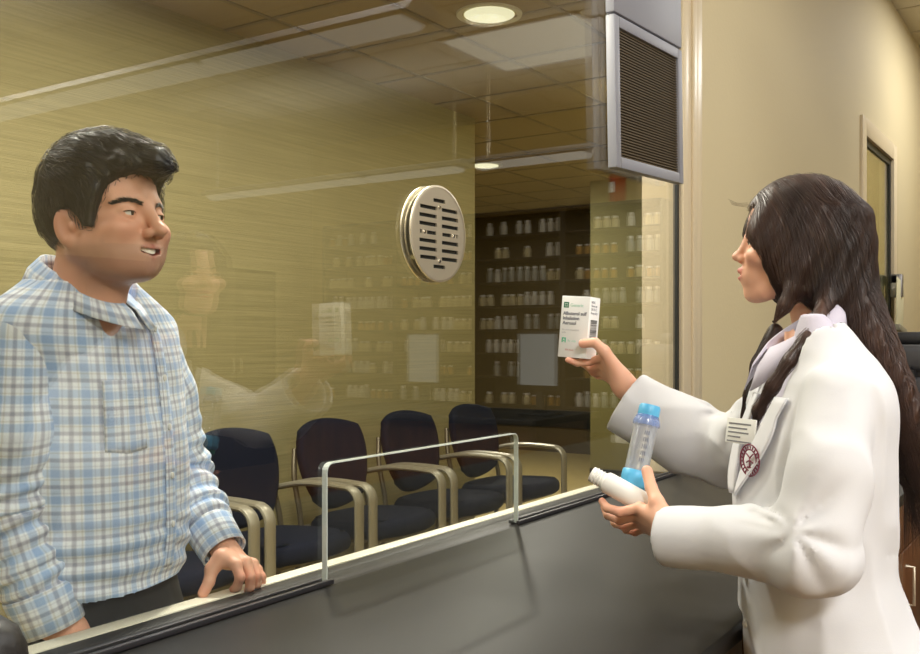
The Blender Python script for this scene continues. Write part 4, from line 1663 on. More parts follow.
for z in (1.37, 1.285, 1.20, 1.115, 1.03):
    p = fnf(.16, z, .0065)
    obj('button', MB().lathe([(.0055, 0), (.0055, .002), (.004, .0026)], 14, axis_frame(nrm(p - fnf(.16, z, -.05)), p)), M_btn, shirt)
v, f = patch(lambda u, z, o: fnf(u, z + .006 * abs((u + .52) / .3) * (1 if z < 1.18 else 0), o + .004), np.linspace(-.80, -.28, 9), np.linspace(1.165, 1.285, 10))
w = np.stack([np.tile(np.repeat(np.linspace(-.80, -.28, 9) * .165, 10), 2) + .006, np.tile(np.tile(np.linspace(1.165, 1.285, 10), 9), 2) + .01, np.zeros(len(v))], 1)
obj('pocket', MB().add(v, f), M_plaid, shirt, smooth=True, attrs={'weave': w})

# trousers, shoes
hc = at(98, 340, 1.725) * V(1, 1, 0)
gt = Grid(hc + V(-.26, -.24, .02), hc + V(.26, .24, 1.0), .008)
FT = stack(gt, [(.80, hc[0], hc[1], .166, .122), (.90, hc[0], hc[1], .164, .112), (.99, hc[0], hc[1], .155, .098)], YM, 2.3)
for s_ in (-1, 1):
    o_ = hc + uM * s_ * .085
    FT = smin(FT, chain(gt, [o_ + UP * .82, o_ + uM * s_ * .015 + fM * .01 + UP * .50, o_ + uM * s_ * .025 + UP * .07], [.096, .075, .062], .02), .03)
FT = np.maximum(FT, .05 - gt.Z) + .003 * vnoise(gt, 14)
tv, tq = snets(FT, gt.lo, gt.h)
tr = obj('trousers', (relax(tv, tq, 1), tq), M_trou, man, smooth=True)
for s_ in (-1, 1):
    b = hc + uM * s_ * .11
    gq = Grid(b + V(-.2, -.2, 0), b + V(.2, .2, .13), .005)
    fsh = smin(cone(gq, b - fM * .03 + UP * .045, b + UP * .09, .042, .04), cone(gq, b + UP * .035, b + fM * .13 + UP * .03, .040, .036), .03)
    fsh = smax(fsh, .004 - gq.Z, .004)
    v, q = snets(fsh, gq.lo, gq.h)
    obj('shoe', (v, q), M_shoe, man, smooth=True)

# body under the clothes: one continuous figure
gb = Grid((min(gs.lo[0], allA[:, 0].min() - .07), min(gs.lo[1], allA[:, 1].min() - .07), .05), (allA[:, 0].max() + .09, allA[:, 1].max() + .09, 1.47), .011)
FB = stack(gb, [(z, x, y, a - .022, b - .022) for z, x, y, a, b in TM if a > .15] + [(.82, hc[0], hc[1], .15, .105)], YM, 2.2)
FB = smin(FB, chain(gb, armR, [max(r - .022, .022) for r in radR], .02), .03)
FB = smin(FB, chain(gb, armL, [max(r - .022, .022) for r in radL], .02), .03)
for s_ in (-1, 1):
    o_ = hc + uM * s_ * .085
    FB = smin(FB, chain(gb, [o_ + UP * .82, o_ + uM * s_ * .015 + UP * .50, o_ + uM * s_ * .025 + UP * .09], [.078, .056, .040], .02), .03)
FB = smin(FB, cone(gb, at(82, 310, 1.66), at(84, 275, 1.62), .042, .045), .02)
bv, bq = snets(FB, gb.lo, gb.h)
V_, Q_ = join([(hv, hq), (lv, lq), (rv, rq), (bv, bq)])
tint = np.concatenate([HM.tint, lt_, rt_, np.zeros((len(bv), 3))])
obj('body', (V_, Q_), M_skinm, man, smooth=True, attrs={'tint': tint})
gz = nrm(RGT * .97 - FWD * .10 - UP * .02)
M_nail = mat('finger_nail', (236, 196, 180), .3)
td = nrm(lth[3] - lth[2])
nails([(lth[3] - td * .001, td, -FWD * .75 - RGT * .25 + UP * .35)], M_nail, man, .0056)
eyes(HM, man, gz)
brows(HM, man, M_hairm, 1.15)

# hair
g = Grid((-.135, -.10, -.09), (.165, .10, .18), .0026)
sk = HM.skull(Grid.mirror(g))
vol = .010 + .006 * np.clip((g.Z - .05) / .07, 0, 1) - .003 * np.clip(-(g.X + .05) / .04, 0, 1)
hf = sk - vol
hf = smin(hf, chain(g, [(.030, 0, .107), (.080, 0, .095), (.116, 0, .086), (.146, 0, .074)], [.034, .026, .019, .007], .02), .02)
hf = smin(hf, cone(g, (.086, .044, .084), (.086, -.044, .084), .014), .02)
pol = [(-.2, .2), (.2, .2), (.2, .066), (.150, .070), (.122, .066), (.100, .072), (.085, .066), (.066, .046), (.060, .024), (.052, .004), (.048, -.020), (.032, -.018), (.022, -.002), (.006, .014), (-.014, .012), (-.021, -.010), (-.012, -.044), (-.024, -.056), (-.2, -.062)]
pd = in_poly(g.X, g.Z, pol)
hf = smax(hf, pd, .006)
hf = hf + .0022 * vnoise(g, 60, (1, 2, 3), (.5, 1, .5)) + .0016 * vnoise(g, 130, (4, 2, 9), (.4, 1, .4))
v, q = snets(hf, g.lo, g.h)
hair = obj('hair', (apply(HM.M, relax(v, q, 1, .4)), q), M_hairm, man, smooth=True)
def fieldm(P):
    up = np.clip((P[:, 2] - .02) / .06, 0, 1)
    fw = np.stack([.9 * up + .12, .25 * np.sign(P[:, 1]) * (1 - up), -.25 - .9 * (1 - up)], 1)
    bk = np.clip(-(P[:, 0] + .03) / .04, 0, 1)[:, None]
    return fw * (1 - bk) + np.stack([-.2 * np.ones(len(P)), 0 * up, -1 + 0 * up], 1) * bk
roots = surf_roots(v, q, 3600)
st = np.where(roots[:, 2] > .06, .0062, .0038)
v, q = strands(hf, g.lo, g.h, roots, fieldm, 5, st, .00055, .005, .22, offs=.0008)
obj('hair_strands', (apply(HM.M, v), q), M_hairm, hair, smooth=True)
# ------------------------------------------------------------------ the woman at the counter
fw_ = -RGT                      # the way her body faces
wom = thing('person', 'standing person with long dark hair in a white lab coat holding up a small box', 'person', (at(815, 600, 1.53)[0], at(815, 600, 1.53)[1], 0))
M_skinw = skin_mat('skin_warm', (238, 186, 156), (230, 152, 128), (206, 122, 118), (200, 150, 120))
M_hairw = hair_mat('dark_brown_hair', (48, 35, 31), (84, 60, 50), .45, 10)
M_coat = fabric('white_coat_cloth', (217, 217, 221), .8, .1, 500, .03)
M_blouse = fabric('lavender_blouse_cloth', (206, 200, 216), .8)
M_maroon = mat('maroon_thread', (120, 48, 66), .8)

yw = math.radians(12)
fh = nrm(-RGT * math.cos(yw) + FWD * math.sin(yw) + UP * .05)
HW = Head(frame_from(fh, UP, at(797, 248, 1.70)), .91, False)
hv, hq = HW.build()

# hands -------------------------------------------------------------
# right hand: holds the box from below
rw = [at(640, 400, 1.945), at(624, 385, 1.945)]
rk = [at(603, 357, 1.955), at(602, 364, 1.972), at(604, 371, 1.988), at(607, 377, 2.000)]
rf_ = [[rk[0], at(590, 362, 1.972), at(577, 363, 1.972), at(568, 360, 1.968)],
       [rk[1], at(592, 369, 1.995), at(584, 364, 2.012), at(581, 353, 2.016)],
       [rk[2], at(594, 373, 2.010), at(587, 366, 2.024), at(585, 356, 2.022)],
       [rk[3], at(598, 376, 2.020), at(592, 370, 2.030), at(590, 362, 2.026)]]
rth = [at(619, 373, 1.935), at(604, 351, 1.925), at(595, 342.5, 1.925), at(583, 343.5, 1.932)]
rv, rq, rt_ = hand((rw[1], rk), rf_, rth, rw, fr=.0076, thin=.92, h=.002)
# left hand: palm up under the bottle, thumb along the tube
lw = [at(690, 545, 1.515), at(674, 533, 1.55)]
lk = [at(640, 508, 1.605), at(638, 515, 1.625), at(640, 522, 1.642), at(645, 528, 1.655)]
lf_ = [[lk[0], at(620, 512, 1.620), at(607, 508, 1.640), at(602, 501, 1.655)],
       [lk[1], at(620, 520, 1.650), at(608, 515, 1.672), at(604, 507, 1.686)],
       [lk[2], at(626, 527, 1.670), at(615, 523, 1.692), at(611, 515, 1.704)],
       [lk[3], at(635, 532, 1.680), at(626, 530, 1.698), at(621, 524, 1.710)]]
lth = [at(667, 520, 1.560), at(657, 502, 1.580), at(651, 487, 1.603), at(647, 471, 1.622)]
lv, lq, lt_ = hand((lw[1], lk), lf_, lth, lw, fr=.0078, thin=.95, h=.002)

# coat --------------------------------------------------------------
def lev(py, pc, rx, ry, D=1.545):
    p = at(pc, py, D); return (p[2], p[0], p[1], rx, ry)
TW = [lev(314, 812, .030, .036), lev(330, 818, .046, .056), lev(346, 823, .058, .078), lev(364, 827, .072, .112), lev(384, 827, .086, .146), lev(412, 823, .098, .160), lev(450, 815, .108, .162), lev(500, 811, .116, .154),
      lev(556, 814, .112, .146), lev(600, 821, .120, .158), lev(654, 833, .134, .178)]
p_ = at(838, 654, 1.545)
pb_ = p_ - fw_ * .02
TW += [(.70, pb_[0], pb_[1], .138, .190), (.58, pb_[0], pb_[1], .142, .196)]
yawW = math.atan2(fw_[1], fw_[0])
aLw = [at(836, 400, 1.435), at(830, 475, 1.370), at(814, 552, 1.355), at(742, 541, 1.45), at(664, 536, 1.535)]
rLw = [.052, .055, .058, .050, .045]
aRw = [at(785, 402, 1.67), at(752, 440, 1.78), at(728, 452, 1.865), at(688, 436, 1.90), at(624, 402, 1.945)]
rRw = [.056, .062, .066, .070, .065]
xw = V(p_[0], p_[1], 0)


def coat_parts(g):
    t = stack(g, TW, yawW, 2.2)
    # local axes: a forward, b to her left
    a = (g.X - xw[0]) * fw_[0] + (g.Y - xw[1]) * fw_[1]
    b = -((g.X - xw[0]) * FWD[0] + (g.Y - xw[1]) * FWD[1])
    th = np.arctan2(b, a)
    dn = np.clip((.98 - g.Z) / .3, 0, 1)
    rt_g = 1 - np.abs(vnoise(g, 11, (4, 6, 2), (1, 1, .38)))
    t = t - .0060 * (rt_g ** 3 - .3)
    t = t + dn * .010 * np.sin(th * 7 + 1.0) + .0040 * vnoise(g, 8, (1, 4, 2), (1, 1, .55)) + .0016 * vnoise(g, 22, (3, 3, 1), (1, 1, .6))
    # princess seam, waist seam at the back
    t = t + .0030 * np.exp(-((th - 2.25 - .25 * (g.Z - 1.0)) / .018) ** 2) + .0022 * np.exp(-((g.Z - .985 - .05 * np.sin(th)) / .0035) ** 2) * np.clip((th - 1.7) / .1, 0, 1)
    aL, sL, LL = sleeve_field(g, aLw, rLw, .022, 0)
    aR, sR, LR = sleeve_field(g, aRw, rRw, .022, 0)
    el = np.linalg.norm(aLw[1] - aLw[0]) + np.linalg.norm(aLw[2] - aLw[1])
    e = np.exp(-((sL - el) / .050) ** 2)
    hook = b * 55 - a * 40
    def radiate(g, I, c, reach, amp, n, off, seed):
        """creases that spread from the inside of a bent elbow"""
        dx, dy, dz = g.X - I[0], g.Y - I[1], g.Z - I[2]
        u = dx * RGT[0] + dy * RGT[1]
        d = np.sqrt(u * u + dz * dz) + 1e-6
        an = np.arctan2(dz, u) + .25 * vnoise(g, 14, seed)
        return -amp * np.exp(-((d - reach * .35) / reach) ** 2) * np.clip(d / .02, 0, 1) * np.clip((u + .055) / .05, 0, 1) * (np.abs(np.sin(an * n + off)) - .6)
    aL = aL + radiate(g, at(782, 526, 1.36), None, .085, .0105, 3.2, .4, (5, 1, 1)) + .0032 * vnoise(g, 10, (7, 2, 2), (.7, .7, 1.2))
    rg = 1 - np.abs(vnoise(g, 13, (2, 8, 5), (1, 1, .8)))
    aL = aL - .0045 * (rg ** 3 - .3)
    er = np.linalg.norm(aRw[1] - aRw[0]) + np.linalg.norm(aRw[2] - aRw[1])
    e = np.exp(-((sR - er + .01) / .075) ** 2)
    aR = aR + radiate(g, at(722, 412, 1.84), None, .075, .011, 3.4, .2, (2, 9, 1)) - .004 * ((1 - np.abs(vnoise(g, 15, (6, 3, 3)))) ** 3 - .3) + .0032 * vnoise(g, 13, (1, 7, 4))
    return t, aL, aR, a, b


lo = np.minimum(xw + V(-.26, -.26, 0), np.min([p - .09 for p in aLw + aRw], axis=0)); hi = np.maximum(xw + V(.26, .26, 0), np.max([p + .09 for p in aLw + aRw], axis=0))
lo[2] = .575; hi[2] = 1.38
gw = Grid(lo, hi, .0044)
tW, aL, aR, ca, cb = coat_parts(gw)
FC = smin(smin(tW, aL, .005), aR, .010)
# cuffs: cut and hollow
dL = nrm(aLw[-1] - aLw[-2]); dR = nrm(aRw[-1] - aRw[-2])
dRc = nrm(dR + .12 * UP)
for arm, rad, F_, d, lim in ((aLw, rLw, aL, dL, .14), (aRw, rRw, aR, dRc, .16)):
    c = plane(gw, arm[-1], d)
    near = (np.linalg.norm(np.stack([gw.X - arm[-1][0], gw.Y - arm[-1][1], gw.Z - arm[-1][2]]), axis=0) < lim) & (F_ < .03) & (tW > .012)
    FC = np.where(near, np.maximum(FC, c), FC)
    FC = smax(FC, -cone(gw, arm[-1] - d * .045, arm[-1] + d * .07, rad[-1] - .011, rad[-1] - .007), .003)
# front opening showing the blouse, neck opening
ax_b = cb; zf = gw.Z
vw = np.abs(ax_b) - np.clip((zf - 1.10) * .30, -.02, .048)
FC = smax(FC, -np.maximum(np.maximum(vw, -(ca - .02)), 1.10 - zf), .004)
nk = at(800, 345, 1.585)
FC = smax(FC, -cone(gw, nk - UP * .03, nk + UP * .12, .036, .048), .005)
FC = smax(FC, gw.Y - (.484 + np.clip((gw.Z - .905) * 3, 0, .5)), .006)      # the cloth rests against the counter edge
FC = np.maximum(FC, -(gw.Z - .60))
v, q = snets(FC, gw.lo, gw.h)
v0_, q0_ = v, q
coat = obj('lab_coat', (relax(v, q, 4, .5), q), M_coat, wom, smooth=True)
coat['label'] = 'white long-sleeved lab coat'
# the two lapels
wl = np.cross(UP, fw_)            # her left
fnW = lambda ph, z, o: lv_point(TW, yawW, ph, z, o, 2.2)
for s_ in (1, -1):
    def fl(u, z, o, s_=s_):
        half = np.clip((z - 1.10) * .30, 0, .048) / .11
        wd = .06 + .36 * math.sin(min(1, max(0, (z - 1.10) / .13)) * PI * .75)
        return fnW(s_ * (half + wd * u), z, o + .005 + .004 * u)
    v, f = patch(fl, np.linspace(-.05, 1, 8), np.linspace(1.105, 1.262, 16), .003)
    obj('lapel', MB().add(v, f), M_coat, coat, smooth=True)
for z in (1.06, .98, .90):
    p = fnW(.06, z, .004)
    obj('button', MB().lathe([(.007, 0), (.007, .002), (.005, .003)], 14, axis_frame(nrm(p - fnW(.06, z, -.06)), p)), M_btn, coat)
# name badge and the round maroon crest on the chest
pb = fnW(.02, 1.205, .020); nb2 = nrm(fw_ + .45 * wl + .15 * UP)
Mb_ = axis_frame(nb2, pb, UP)
bdg = obj('name_badge', MB().box((-.034, -.020, 0), (.034, .020, .003), .001, M=Mb_), mat('badge_white', (236, 236, 232), .3), coat)
bdg['label'] = 'white name badge'
mb = MB()
for k, (y, w) in enumerate(((.011, .026), (.004, .022), (-.003, .024), (-.010, .015))):
    mb.box((-.028, y - .0012, .003), (-.028 + w * 2, y + .0012, .0034), M=Mb_)
mb.box((-.029, -.018, .003), (.029, -.016, .0034), M=Mb_)
obj('badge_print', mb, mat('print_grey', (120, 120, 125), .6), bdg)
pc_ = fnW(.42, 1.165, .014); nc = nrm(fw_ + .42 * wl); Mc = axis_frame(nc, pc_, UP)
mb = MB()
for r in (.022, .015):
    mb.tube([apply(Mc, np.array([[r * math.cos(t), r * math.sin(t) * 1.1, 0]]))[0] for t in np.linspace(0, 2 * PI, 41)], .0012, 6)
for t in np.linspace(0, 2 * PI, 22)[:-1]:
    c, s_ = math.cos(t), math.sin(t)
    mb.tube(apply(Mc, np.array([[.0165 * c, .018 * s_, 0], [.0204 * c, .0224 * s_, 0]])), .0011, 5)
for pth in ([(-.008, .010), (0, .004), (.008, .010)], [(0, .004), (0, -.011)], [(-.008, -.004), (0, 0), (.008, -.004)], [(-.006, -.011), (.006, -.011)]):
    mb.tube(apply(Mc, np.array([(x, y, 0) for x, y in pth])), .0012, 5)
em = obj('crest', mb, M_maroon, coat, smooth=True); em['label'] = 'maroon embroidered ring crest'
# hip pocket with its flap seam on the near side
v, f = patch(lambda u, z, o: fnW(u, z, o + .004), np.linspace(1.05, 1.75, 10), np.linspace(.70, .86, 8), .003)
obj('pocket', MB().add(v, f), M_coat, coat, smooth=True)

# blouse with its collar
gbw = Grid(at(812, 372, 1.57) + V(-.17, -.17, -.42), at(812, 372, 1.57) + V(.17, .17, .12), .006)
FBl = stack(gbw, [(z, x, y, a - .014, b - .014) for z, x, y, a, b in TW if .93 < z], yawW, 2.2)
v, q = snets(FBl, gbw.lo, gbw.h)
bl = obj('blouse', (v, q), M_blouse, wom, smooth=True)
cc = at(801, 345, 1.605)
cv, cf, cw = collar(cc * V(1, 1, 0), fw_, wl, .054, .053, at(812, 303, 1.605)[2], .038, .018, .20, .9, tilt=.075)
obj('collar', MB().add(cv, cf), M_blouse, bl, smooth=True)

# trousers and shoes below the coat
pw = p_ * V(1, 1, 0)
gt = Grid(pw + V(-.24, -.24, .02), pw + V(.24, .24, .95), .009)
FT = None
for s_ in (-1, 1):
    c = chain(gt, [pw + wl * s_ * .08 + UP * .80, pw + wl * s_ * .085 + fw_ * .01 + UP * .48, pw + wl * s_ * .085 + UP * .07], [.095, .068, .055], .02)
    FT = c if FT is None else smin(FT, c, .02)
FT = np.maximum(FT, .05 - gt.Z)
v, q = snets(FT, gt.lo, gt.h)
obj('trousers', (relax(v, q, 1), q), M_trou, wom, smooth=True)
for s_ in (-1, 1):
    b = pw + wl * s_ * .085
    gq = Grid(b + V(-.2, -.2, 0), b + V(.2, .2, .12), .005)
    fsh = smin(cone(gq, b - fw_ * .03 + UP * .04, b + UP * .08, .036, .034), cone(gq, b + UP * .03, b + fw_ * .13 + UP * .025, .034, .030), .03)
    fsh = smax(fsh, .004 - gq.Z, .004)
    v, q = snets(fsh, gq.lo, gq.h)
    obj('shoe', (v, q), M_shoe, wom, smooth=True)

# body
lo = np.minimum(lo, V(9, 9, .05)); 
gb = Grid(V(lo[0], lo[1], .05), V(hi[0], hi[1], 1.36), .012)
FB = stack(gb, [(z, x, y, max(a - .026, .035), max(b - .026, .04)) for z, x, y, a, b in TW if .75 < z < 1.31], yawW, 2.2)
FB = smin(FB, chain(gb, aLw[:-1] + [lw[0]], [.04, .036, .032, .03, .024], .02), .03)
FB = smin(FB, chain(gb, aRw[:-1] + [rw[0]], [.04, .036, .032, .03, .024], .02), .03)
for s_ in (-1, 1):
    FB = smin(FB, chain(gb, [pw + wl * s_ * .08 + UP * .80, pw + wl * s_ * .085 + fw_ * .01 + UP * .48, pw + wl * s_ * .085 + UP * .09], [.075, .05, .036], .02), .03)
FB = smin(FB, cone(gb, at(816, 385, 1.56), at(806, 335, 1.62), .036, .036), .03)
bv, bq = snets(FB, gb.lo, gb.h)
V_, Q_ = join([(hv, hq), (rv, rq), (lv, lq), (bv, bq)])
tint = np.concatenate([HW.tint, rt_, lt_, np.zeros((len(bv), 3))])
obj('body', (V_, Q_), M_skinw, wom, smooth=True, attrs={'tint': tint})
for tp, nn in ((rth, -FWD * .55 + UP * .75), (lth, -FWD * .95 + UP * .1)):
    td = nrm(tp[3] - tp[2])
    nails([(tp[3] - td * .001, td, nn)], M_nail, wom, .0048)
eyes(HW, wom, nrm(fh - UP * .02))
brows(HW, wom, M_hairw, .7)

# hair: cap, back fall and forward locks, evaluated in world space
lo = np.minimum(at(735, 480, 1.50), at(930, 480, 1.85)); lo = V(1.42, .12, 1.10); hi = V(1.98, .72, 1.66)
gh = Grid(lo, hi, .0036)
gl = tformed(np.block([[HW.R, HW.M[:3, 3:4]], [np.zeros((1, 3)), np.ones((1, 1))]]), gh)
gl.X, gl.Y, gl.Z = gl.X / HW.sc, gl.Y / HW.sc, gl.Z / HW.sc
glm = object.__new__(Grid); glm.X, glm.Y, glm.Z = gl.X, np.abs(gl.Y), gl.Z
sk = HW.skull(glm)
sk = smin(sk, cone(glm, (.006, .045, -.048), (.060, .022, -.075), .020, .016), .03)
cap_ = sk - (.007 + .006 * np.clip((.10 - gl.X) / .2, 0, 1))
cap_ = smin(cap_, ell(glm, (-.038, 0, .012), (.084, .080, .094)), .03)
cap_ = smin(cap_, ell(glm, (-.008, .070, -.020), (.050, .028, .075)), .03)
cap_ = smin(cap_, ell(glm, (.045, .046, .010), (.048, .030, .060)), .025)
pol = [(-.3, .3), (.3, .3), (.16, .068), (.106, .064), (.103, .030), (.088, .000), (.066, -.036), (.046, -.074), (.032, -.104), (.010, -.112), (-.30, -.15)]
cap_ = smax(cap_, in_poly(gl.X, gl.Z, pol), .008)
# keep the middle of the face free below the hairline
mid = np.maximum(np.maximum(glm.Y - .027, .055 - gl.X), gl.Z - .072)
cap_ = smax(cap_, -mid, .010) * HW.sc
fall = [at(826, 225, 1.70), at(834, 262, 1.69), at(844, 300, 1.67), at(858, 340, 1.645), at(880, 385, 1.62), at(896, 425, 1.60), at(915, 468, 1.585), at(928, 500, 1.58)]
rxs = [.044, .048, .052, .050, .030, .026, .028, .018]; rys = [.075, .088, .095, .105, .105, .095, .075, .045]
FL = stack(gh, [(p[2], p[0], p[1], a, b) for p, a, b in zip(fall, rxs, rys)], yawW, 2.0)
HF = smin(cap_, FL, .065)
lock1 = chain(gh, [at(806, 240, 1.640), at(801, 268, 1.622), at(794, 290, 1.618), at(785, 306, 1.62), at(776, 321, 1.625)], [.012, .014, .012, .009, .002], .01)
lock2 = chain(gh, [at(836, 270, 1.620), at(827, 298, 1.595), at(818, 320, 1.545), at(806, 340, 1.515), at(790, 361, 1.505), at(773, 386, 1.515), at(759, 410, 1.545), at(750, 440, 1.580)], [.015, .014, .011, .009, .0085, .008, .007, .002], .012)
lock3 = chain(gh, [at(776, 330, 1.70), at(760, 365, 1.70), at(750, 395, 1.69), at(743, 425, 1.69)], [.012, .012, .009, .003], .012)
HF = smin(smin(smin(HF, lock1, .022), lock2, .022), lock3, .01)
HF = HF + .0011 * np.sin((gl.Y * 60 + gl.X * 420 + gl.Z * 215) * .5 + 1.2 * vnoise(gh, 12, (1, 1, 1), (1, 1, .3))) * np.clip((.10 - gl.Z) / .04, .25, 1) + .0010 * vnoise(gh, 70, (2, 2, 2), (1, 1, .12))
v, q = snets(HF, gh.lo, gh.h)
hairw = obj('hair', (relax(v, q, 1, .4), q), M_hairw, wom, smooth=True)
hairw['label'] = 'long straight dark brown hair'
Rl = HW.R
HO = HW.M[:3, 3]
fwl, lfl = Rl[:, 0], Rl[:, 1]
def fieldw(P):
    L = (P - HO) @ Rl / HW.sc
    zc = np.clip((L[:, 2] + .02) / .12, 0, 1)[:, None]
    sd = np.sign(L[:, 1])[:, None] * np.clip((L[:, 2] - .07) / .05, 0, 1)[:, None]
    fr = np.clip((L[:, 0] + .01) / .03, 0, 1)[:, None] * np.clip((-.09 - L[:, 2]) / .03, 0, 1)[:, None]
    return -UP * 1.0 + fwl * (-.22 - .42 * zc + .9 * fr) + lfl * sd * 1.1
roots = surf_roots(v, q, 7000)
v, q = strands(HF, gh.lo, gh.h, roots, fieldw, 10, .012, .00040, .0018, .025, offs=.0003)
obj('hair_strands', (v, q), M_hairw, hairw, smooth=True)
fly = []
mb = MB()
for k in range(4):
    a = at(748 + k * .6, 203 + k * 1.5, 1.70); b = at(737 - k * .5, 203 + k * .8, 1.71); c = at(728 + k, 199 + k * 1.6, 1.715)
    mb.tube(smooth_path([a, b, c], 4), [.0003] * 8 + [.0001], 5)
obj('loose_strands', mb, M_hairw, hairw, smooth=True)

# ================================================================== WHAT THEY HOLD
bxp = thing('medicine_box', 'small white printed medicine box held up between thumb and fingers', 'box', at(577, 326, 1.985))
M_box = mat('white_carton', (246, 246, 244), .5)
M_green = mat('green_print', (46, 128, 88), .55); M_ink = mat('grey_print', (110, 112, 124), .55); M_mint = mat('mint_print', (96, 196, 160), .55); M_black = mat('black_print', (30, 30, 32), .55)
th = math.radians(37); ro = math.radians(4.5)
nf = nrm(-FWD * math.cos(th) - RGT * math.sin(th))       # front face normal
xr = nrm(np.cross(UP, nf)); 
xr = nrm(np.cross(-nf, UP) * -1) if False else np.cross(UP, nf)
upb = UP
upb = nrm(UP * math.cos(ro) + RGT * math.sin(ro)); xr = nrm(np.cross(upb, nf)); nf = np.cross(xr, upb)
bw, bh, bd_ = .066, .125, .042
c0 = at(557.5, 356.5, 1.985)
MBx = rotm(xr, upb, nf, c0)                               # local: x right, y up, z out of the front face
bxo = obj('carton', MB().box((0, 0, -bd_), (bw, bh, 0), .0012, 2, M=MBx), M_box, bxp)
def put(body, size, x, y, m, name='lettering', face='front', bold=0, spacing=1.0, depth=.00025):
    v, f = text_mesh(body, size, depth, spacing, 'LEFT', bold)
    v = v + V(x, y, .0003)
    Mx = MBx if face == 'front' else rotm(-nf, upb, xr, apply(MBx, np.array([[bw, 0, 0]]))[0])
    return obj(name, MB().add(apply(Mx, v), f), m, bxo, smooth=False)
mk = MB()
for a, b in (((.006, .101), (.0175, .1035)), ((.006, .110), (.0175, .1125)), ((.006, .101), (.0085, .1125)), ((.015, .101), (.0175, .1125)), ((.0095, .1045), (.014, .109))):
    mk.box((a[0], a[1], 0), (b[0], b[1], .0004), M=MBx)
obj('logo', mk, M_green, bxo)
put('Generic', .0095, .021, .1035, mat('pale_green_print', (176, 214, 196), .6))
put('Albuterol sulf\nInhalation\nAerosol', .0098, .006, .0865, M_ink, bold=.00018, spacing=1.0)
put('for oral inhalation\nonly', .0055, .006, .055, mat('pale_print', (206, 206, 208), .6), spacing=1.05)
mk = MB()
for a, b in (((.007, .030), (.0095, .040)), ((.007, .0375), (.0165, .040)), ((.014, .030), (.0165, .040)), ((.0105, .0325), (.013, .035))):
    mk.box((a[0], a[1], 0), (b[0], b[1], .0004), M=MBx)
obj('logo', mk, M_mint, bxo)
put('Rx only', .0062, .021, .032, mat('pale_mint_print', (186, 222, 206), .6))
put('200 doses', .0050, .016, .014, mat('pale_pink_print', (220, 176, 172), .6))
Ms_ = rotm(-nf, upb, xr, apply(MBx, np.array([[bw, 0, 0]]))[0])
mk = MB()
y = .034
while y < .078:
    w = random.choice((.0007, .0007, .0012, .0018))
    mk.box((.008, y, 0), (.034, y + w, .0004), M=Ms_); y += w + random.choice((.0008, .0012))
obj('barcode', mk, M_black, bxo)
put('NDC\nStore at\n20-25 C\nKeep dry', .0072, .006, .112, mat('side_print', (150, 150, 156), .6), face='side')

# white bottle lying across the palm
ba = at(651, 507, 1.622); bb = at(592, 474, 1.668)
M_hdpe = mat('white_hdpe', (244, 243, 238), .35)
bt = thing('pill_bottle', 'open white plastic bottle lying across the lower hand, its neck to the left', 'bottle', ba)
Lb = np.linalg.norm(bb - ba); Mb2 = axis_frame(bb - ba, ba, UP)
R2 = .0185
obj('body', MB().lathe([(R2 * .86, 0), (R2, .003), (R2, Lb * .70), (R2 * .96, Lb * .76), (R2 * .72, Lb * .80)], 32, Mb2), M_hdpe, bt)
nk_ = obj('neck', MB().lathe([(R2 * .72, Lb * .79), (R2 * .72, Lb * 1.0), (R2 * .64, Lb * 1.0), (R2 * .62, Lb * .82)], 32, Mb2, closed=False), M_hdpe, bt)
for k in range(3):
    z = Lb * (.84 + .05 * k)
    obj('thread', MB().lathe([(R2 * .72, z - .0012), (R2 * .80, z), (R2 * .72, z + .0012)], 32, Mb2, closed=False), M_hdpe, nk_)

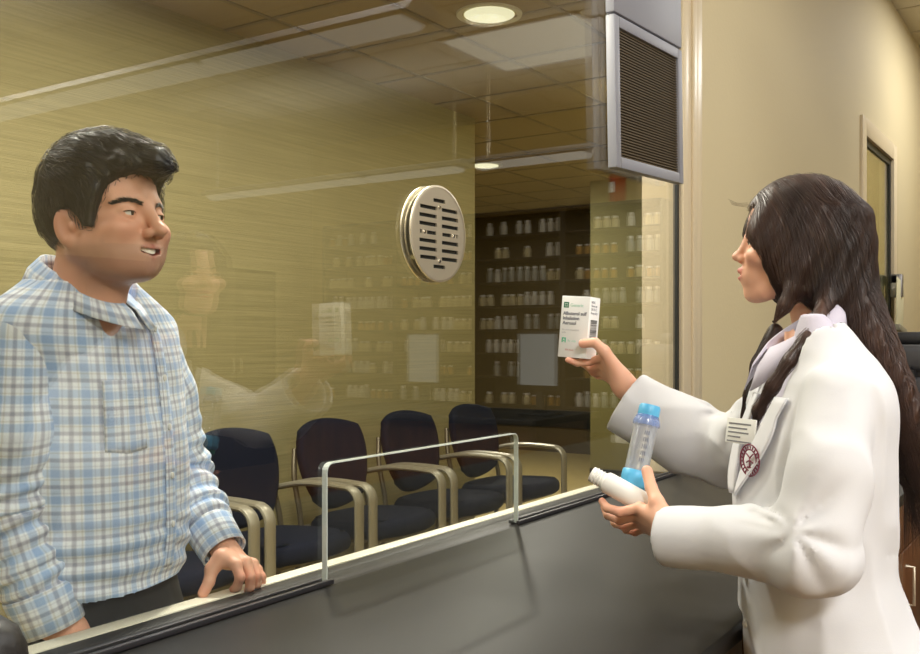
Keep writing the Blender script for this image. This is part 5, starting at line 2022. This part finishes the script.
# valved spacer tube
sa = at(633, 486, 1.690); sb = at(650, 407, 1.710)
Ls = np.linalg.norm(sb - sa); Msp = axis_frame(sb - sa, sa, UP); rS = .0225
M_blue = mat('sky_blue_plastic', (96, 186, 232), .35)
M_bluec = mat('translucent_blue', (130, 160, 225), .25)
M_bluec.node_tree.nodes['Principled BSDF'].inputs['Alpha'].default_value = .45
M_tube = glassy('clear_tube', (.93, .94, .96), .09, 1.5, .12)
nt_ = M_tube.node_tree
o_ = nt_.nodes['Material Output']; src_ = o_.inputs[0].links[0].from_socket
df_ = nt_.nodes.new('ShaderNodeBsdfTranslucent'); df_.inputs[0].default_value = (.86, .88, .93, 1)
d2_ = nt_.nodes.new('ShaderNodeBsdfDiffuse'); d2_.inputs[0].default_value = (.86, .88, .93, 1)
a1_ = nt_.nodes.new('ShaderNodeMixShader'); nt_.links.new(df_.outputs[0], a1_.inputs[1]); nt_.links.new(d2_.outputs[0], a1_.inputs[2])
a2_ = nt_.nodes.new('ShaderNodeMixShader'); a2_.inputs[0].default_value = .20
nt_.links.new(src_, a2_.inputs[1]); nt_.links.new(a1_.outputs[0], a2_.inputs[2]); nt_.links.new(a2_.outputs[0], o_.inputs[0])
M_grn = mat('green_plastic', (40, 150, 104), .35)
spc = thing('inhaler_spacer', 'clear tube spacer with sky blue end caps standing in the lower hand', 'inhaler spacer', sa)
obj('chamber', MB().lathe([(rS * .93, .016), (rS * .93, Ls * .80), (rS * .88, Ls * .84)], 40, Msp, closed=False)
    .lathe([(rS * .86, .84 * Ls), (rS * .88, Ls * .80), (rS * .88, .016)], 40, Msp, closed=False), M_tube, spc)
obj('end_cap', MB().lathe([(rS * .80, -.004), (rS * 1.0, 0), (rS * 1.06, .004), (rS * 1.04, .012), (rS * 1.08, .014), (rS * 1.04, .026), (rS * .97, .028)], 40, Msp), M_blue, spc)
obj('collar_ring', MB().lathe([(rS * .95, Ls * .76), (rS * 1.06, Ls * .765), (rS * 1.06, Ls * .80), (rS * .94, Ls * .86), (rS * .80, Ls * .90)], 40, Msp, closed=False), M_bluec, spc)
obj('top_cap', MB().lathe([(rS * .80, Ls * .88), (rS * .84, Ls * .90), (rS * .84, Ls * .99), (rS * .76, Ls * 1.02)], 40, Msp), M_blue, spc)
obj('base_plug', MB().lathe([(rS * .50, -.018), (rS * .72, -.014), (rS * .78, -.003)], 32, Msp), M_grn, spc)
mk = MB()
for k in range(5):
    t = -2.2 + .1
    for j in range(3):
        an = math.pi * .5 + .9 + .16 * j
        c, s_ = math.cos(an) * rS * .945, math.sin(an) * rS * .945
        z0 = Ls * (.30 + .085 * k)
        mk.tube(apply(Msp, np.array([[c, s_, z0], [c, s_, z0 + Ls * .05]])), .0006, 5)
obj('print', mk, mat('dark_blue_print', (70, 84, 120), .5), spc)
